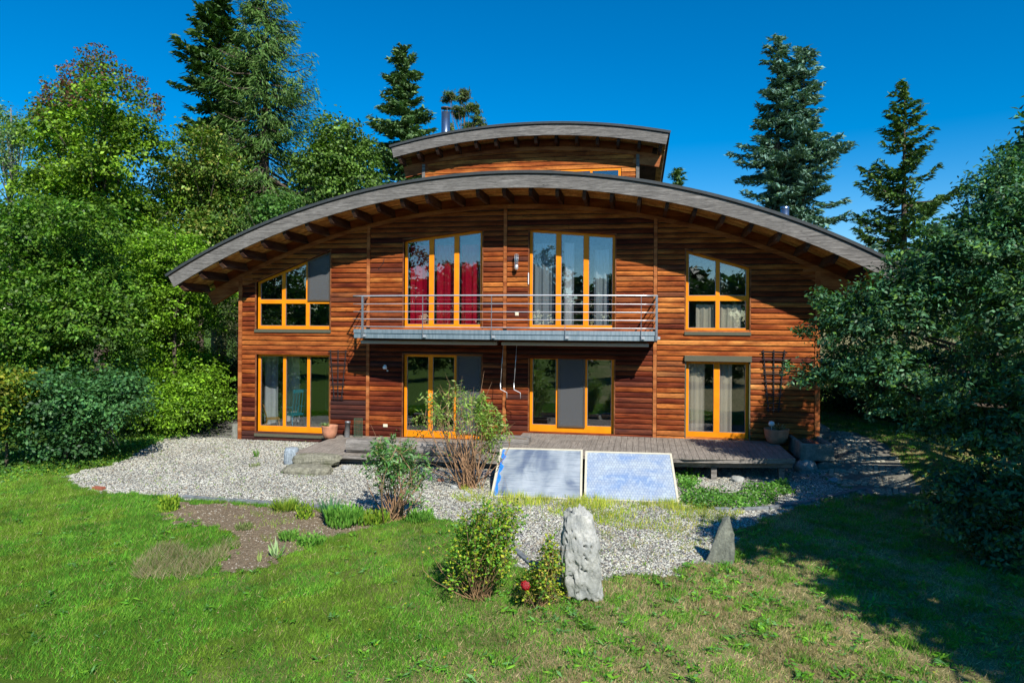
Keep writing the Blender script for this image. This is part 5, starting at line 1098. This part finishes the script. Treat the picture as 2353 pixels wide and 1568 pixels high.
tuft('iris', (636, 1278), .0, 14, .34, .045, [(.22, .34, .12), (.32, .42, .22)], 'pale bladed iris fan at the front of the soil bed', 98, .06, lean=.6)
tuft('iris', (598, 1290), .0, 6, .20, .03, [(.30, .38, .12)], 'tiny pale iris shoot left of the iris fan', 99, .03, lean=.3)
tuft('leafy_plant', (715, 1250), .12, 360, .07, .03, MG, 'small leafy plant at the right tip of the soil bed', 100, .22)
tuft('leafy_plant', (665, 1240), .10, 200, .08, .03, MG, 'small leafy plant just behind the iris fan', 101, .15)
tuft('leafy_plant', (560, 1215), .06, 160, .07, .022, [(.10, .14, .04), (.14, .17, .06)], 'dull green seedling patch in the middle of the bare soil', 102, .14)
tuft('weed', (588, 1050), .10, 60, .12, .02, MG, 'thin weed growing alone in the gravel before the garden window', 103, .05)
tuft('weed', (585, 1072), .02, 60, .10, .02, [(.14, .18, .06)], 'flat weed in the gravel left of the stump', 104, .12)
tuft('pot_plant', (757, 1006), .0, 1, .1, .03, MG, 'x', 105)
bpy.data.objects.remove([o_ for o_ in bpy.data.objects if o_.name.startswith('pot_plant')][0])
def potplant(c, z, n, L, pal, lab, seed, wd_=.15):
    r = np.random.RandomState(seed); a = r.uniform(0, 6.28, n); d_ = unit(np.stack([np.cos(a)*.8, np.sin(a)*.8, r.uniform(.2, 1, n)], -1)); P = np.array([c[0], c[1], z])+d_*r.uniform(.02, wd_, (n, 1)); N = np.cross(d_, r.normal(size=(n, 3)))
    o = leaf_obj('pot_plant', [(leaf_verts(P, N, L, L*.3, r, d_), cols(pal, n, r))], m_leaf); o.data.transform(Matrix.Translation((-c[0], -c[1], -z))); o.location = (c[0], c[1], z); return tag(o, lab, 'plant')
potplant((P1[0]-.14, P1[1]), .06, 120, .08, [(.12, .2, .06), (.16, .22, .08)], 'small green plant spilling over the rim of the pink pot', 1)
potplant((P2[0]+.05, P2[1]), .33, 110, .10, [(.25, .18, .09), (.12, .15, .05), (.35, .26, .14)], 'withered plant in the pot beside the trough', 2, .2)
# weeds and ground plants as uncountable cover
def cover(name, P, dens, L, W, pal, seed, lean=.6, z=.0, extra=None, mat=None, ntri=1):
    x, y, r = scatter(P, dens, extra, seed); n = len(x); a = r.uniform(0, 6.28, n); ln = r.uniform(.1, 1, n)*lean
    d_ = unit(np.stack([np.cos(a)*ln, np.sin(a)*ln, np.ones(n)], -1)); l = L*r.uniform(.45, 1.25, n); b_ = np.stack([x, y, gh(x, y)], -1)
    sd = unit(np.cross(d_, np.stack([np.cos(a+1.2), np.sin(a+1.2), np.zeros(n)], -1)))*(W*r.uniform(.6, 1.3, n)/2)[:, None]
    V = np.stack([b_-sd, b_+sd, b_+d_*l[:, None]+sd*.1], 1); c = cols(pal, n, r) if not callable(pal) else pal(x, y, r)
    V = V*1.; return tag(np_mesh(name, V.reshape(-1, 3), np.arange(3*n).reshape(-1, 3), mat or m_grass, None, np.repeat(c, 3, 0)), kind='stuff')
LAWN = [(-17, -12.8), (-16, 2), (-13.5, 1.5), (-12.5, 0), (4.7, .3), (4.8, 16), (16, 16), (16, -12.8)]
GR = np.array(GRAVEL); SO = np.array(SOIL); PTH = np.array(PATH)
def onlawn(x, y): return in_view(x, y, m=20) & ~inside(GR, x+wob(x, y), y+wob(y, x)) & ~inside(SO, x+wob(x, y), y+wob(y, x)) & ~inside(PTH, x, y) & ~((x > -11.7) & (x < 4.6) & (y > -.1))
def patch(x, y):
    return .5+.25*np.sin(x*1.7+y*1.1+.6)+.2*np.sin(x*3.9-y*2.7)+.16*np.sin(x*8.3+y*7.1)+.12*np.sin(x*15-y*13)
def dryness(x, y): return sst(-3.5, 1.5, x-.35*(y+10))
def lawncol(x, y, r):
    g1_ = np.array([(.055, .19, .014), (.08, .24, .02), (.12, .27, .025), (.04, .14, .014)])[r.randint(0, 4, len(x))]; dr = np.array([(.34, .27, .12), (.42, .34, .17), (.26, .22, .09)])[r.randint(0, 3, len(x))]
    k = r.uniform(size=len(x)) < np.clip(.05+dryness(x, y)*.85*(1.15-patch(x, y)), 0, .85)
    olive = np.array([.14, .2, .02]); m_ = (patch(x*.6+3, y*.6) > .55) & (x < -3); g1_[m_] = g1_[m_]*.5+olive*.5
    return np.where(k[:, None], dr, g1_*np.array([1.45, 1.38, 1.3]))*r.uniform(.7, 1.3, (len(x), 1))*(.8+.45*patch(x*2.3, y*2.3))[:, None]
near = lambda x, y: onlawn(x, y) & (NR.uniform(size=x.shape) < np.clip(1.15-dryness(x, y)*.95*(1.1-patch(x*1.3, y*1.3)), .16, 1))
cover('lawn_grass', LAWN, 2300,   .064, .0092, lawncol, 201, .9, extra=near)
# broad leaved weeds in the lawn: rosettes
x, y, r = scatter(LAWN, 42, lambda x, y: onlawn(x, y) & (NR.uniform(size=x.shape) < .10+dryness(x, y)*np.clip(patch(x*1.4, y*1.4)*1.6-.35, 0, 1)), 203)
k = 9; n = len(x); X_ = np.repeat(x, k); Y_ = np.repeat(y, k); a = r.uniform(0, 6.28, n*k); s_ = np.repeat(r.uniform(.05, .13, n), k)
d_ = unit(np.stack([np.cos(a), np.sin(a), r.uniform(.1, 1.5, n*k)], -1)); P = np.stack([X_+r.normal(0, .03, n*k), Y_+r.normal(0, .03, n*k), gh(X_, Y_)+.012], -1)+d_*(s_*.5)[:, None]
leaf_obj('lawn_weeds', [(leaf_verts(P, np.tile([0, 0, 1.], (n*k, 1))+r.normal(size=(n*k, 3))*.4, s_*r.uniform(.5, 1.2, n*k), s_*r.uniform(.12, .32, n*k), r, d_), cols([(.08, .23, .015), (.13, .29, .02), (.06, .18, .02), (.09, .20, .06)], n*k, r))], m_leaf, kind='stuff')
def clumpy(x, y): return onlawn(x, y) & ((np.sin(x*6.1+2*np.sin(y*2.3))*np.sin(y*5.3+2*np.sin(x*1.9))+.5*np.sin(x*13+y*3)*np.sin(y*11)) > .62-.25*dryness(x, y))
cover('lawn_tufts', LAWN, 2000, .085, .011, [(.10, .24, .02), (.15, .29, .03), (.07, .18, .02)], 206, 1.3, extra=clumpy)
cover('dry_thatch', LAWN, 500, .075, .006, [(.42, .34, .18), (.5, .42, .24), (.3, .24, .12)], 208, 3.0, extra=lambda x, y: onlawn(x, y) & (NR.uniform(size=x.shape) < .12+.9*dryness(x, y)))
# tiny yellow and fallen leaf dots
x, y, r = scatter(LAWN, .5, onlawn, 205); n = len(x); P = np.stack([x, y, gh(x, y)+.05], -1)
leaf_obj('lawn_flowers', [(leaf_verts(P, np.tile([0, 0, 1.], (n, 1)), .03, .03, r), cols([(.8, .55, .02), (.6, .3, .03), (.5, .35, .2)], n, r))], m_leaf, kind='stuff')
# dry grass mound
MN = poly_px([(330, 1330), (310, 1300), (350, 1262), (410, 1255), (450, 1275), (540, 1245), (548, 1262), (500, 1300), (430, 1328)])
cover('dry_grass_mound', MN, 3000, .15, .008, [(.26, .21, .12), (.20, .16, .09), (.31, .27, .17), (.12, .15, .04), (.10, .17, .03)], 207, 1.1, mat=m_grass)
BED = poly_px([(1060, 1105), (1125, 1120), (1130, 1138), (1560, 1155), (1700, 1160), (1720, 1180), (1560, 1230), (1420, 1215), (1300, 1185), (1150, 1170), (1050, 1150)])
cover('yellow_weeds', BED, 1500, .11, .012, [(.30, .32, .03), (.38, .36, .06), (.20, .28, .03), (.14, .25, .03)], 209, .8, extra=lambda x, y: (NR.uniform(size=x.shape) < np.clip(patch(x*1.5, y*1.5)*1.3-.25, .05, 1)))
PF = poly_px([(1120, 1138), (1340, 1148), (1570, 1156), (1570, 1172), (1330, 1166), (1110, 1158)])
cover('yellow_weeds', PF, 1500, .17, .011, [(.32, .36, .04), (.42, .40, .08), (.22, .30, .03)], 210, .4, extra=lambda x, y: NR.uniform(size=x.shape) < np.clip(patch(x*2.5, y*1.5)*1.4-.3, .05, 1))
MOSS = poly_px([(1340, 1190), (1500, 1210), (1600, 1190), (1640, 1280), (1590, 1305), (1480, 1270), (1380, 1240)])
cover('yellow_weeds', MOSS, 1100, .06, .012, [(.28, .28, .05), (.36, .30, .08), (.2, .24, .04)], 211, .9, extra=lambda x, y: NR.uniform(size=x.shape) < np.clip(patch(x*2, y*2)*1.4-.45, 0, 1))
def ivy(name, Pp, dens, h, L, pal, seed, kind='stuff'):
    x, y, r = scatter(Pp, dens, None, seed); n = len(x); hh = h*(.2+.8*np.clip(patch(x*2, y*2), 0, 1))*r.uniform(0, 1, n)
    P = np.stack([x, y, gh(x, y)+hh+.01], -1); return leaf_obj(name, [(leaf_verts(P, r.normal(size=(n, 3))*.5+np.array([0, -.3, .8]), L*r.uniform(.6, 1.2, n), L*.7, r), cols(pal, n, r))], m_leaf, kind=kind)
ivy('ivy_cover', poly_px([(1562, 1150), (1564, 1088), (1592, 1085), (1606, 1128), (1660, 1136), (1740, 1120), (1810, 1106), (1822, 1122), (1770, 1160), (1640, 1176), (1585, 1165)]), 900, .22, .065, [(.04, .13, .015), (.06, .17, .02), (.10, .22, .03)], 221)
ivy('moss_patch', poly_px([(1885, 1085), (1930, 1080), (1970, 1100), (1940, 1115), (1890, 1100)]), 800, .08, .04, [(.06, .15, .02), (.1, .2, .03)], 222)
ivy('ground_cover', poly_px([(0, 1085), (100, 1060), (215, 1040), (300, 1010), (400, 965), (552, 945), (552, 962), (470, 975), (400, 1000), (330, 1035), (240, 1070), (120, 1092), (0, 1110)]), 520, .12, .06, [(.06, .17, .015), (.09, .21, .02), (.05, .13, .03), (.16, .22, .02)], 223)
cover('gravel_weeds', GRAVEL, 260, .07, .010, [(.14, .24, .03), (.24, .28, .06), (.10, .18, .03)], 226, 1.2, extra=lambda x, y: (y < -.4) & (patch(x*1.9+2, y*2.3) > .83-.3*sst(-4, 1, x)*sst(-2.5, -6, y)))
cover('soil_weeds', SOIL, 700, .08, .011, [(.14, .24, .03), (.22, .28, .05), (.10, .18, .03), (.3, .27, .1)], 227, 1.0, extra=lambda x, y: patch(x*1.6+1, y*2.1+2) > .72)
ivy('gravel_seedlings', GRAVEL, 14, .05, .04, [(.10, .2, .03), (.2, .26, .06)], 224)
ivy('hedge_litter', poly_px([(-60, 1110), (150, 1060), (300, 1005), (552, 940), (552, 915), (300, 930), (-60, 960)]), 90, .35, .10, [(.03, .08, .012), (.05, .11, .02)], 225)
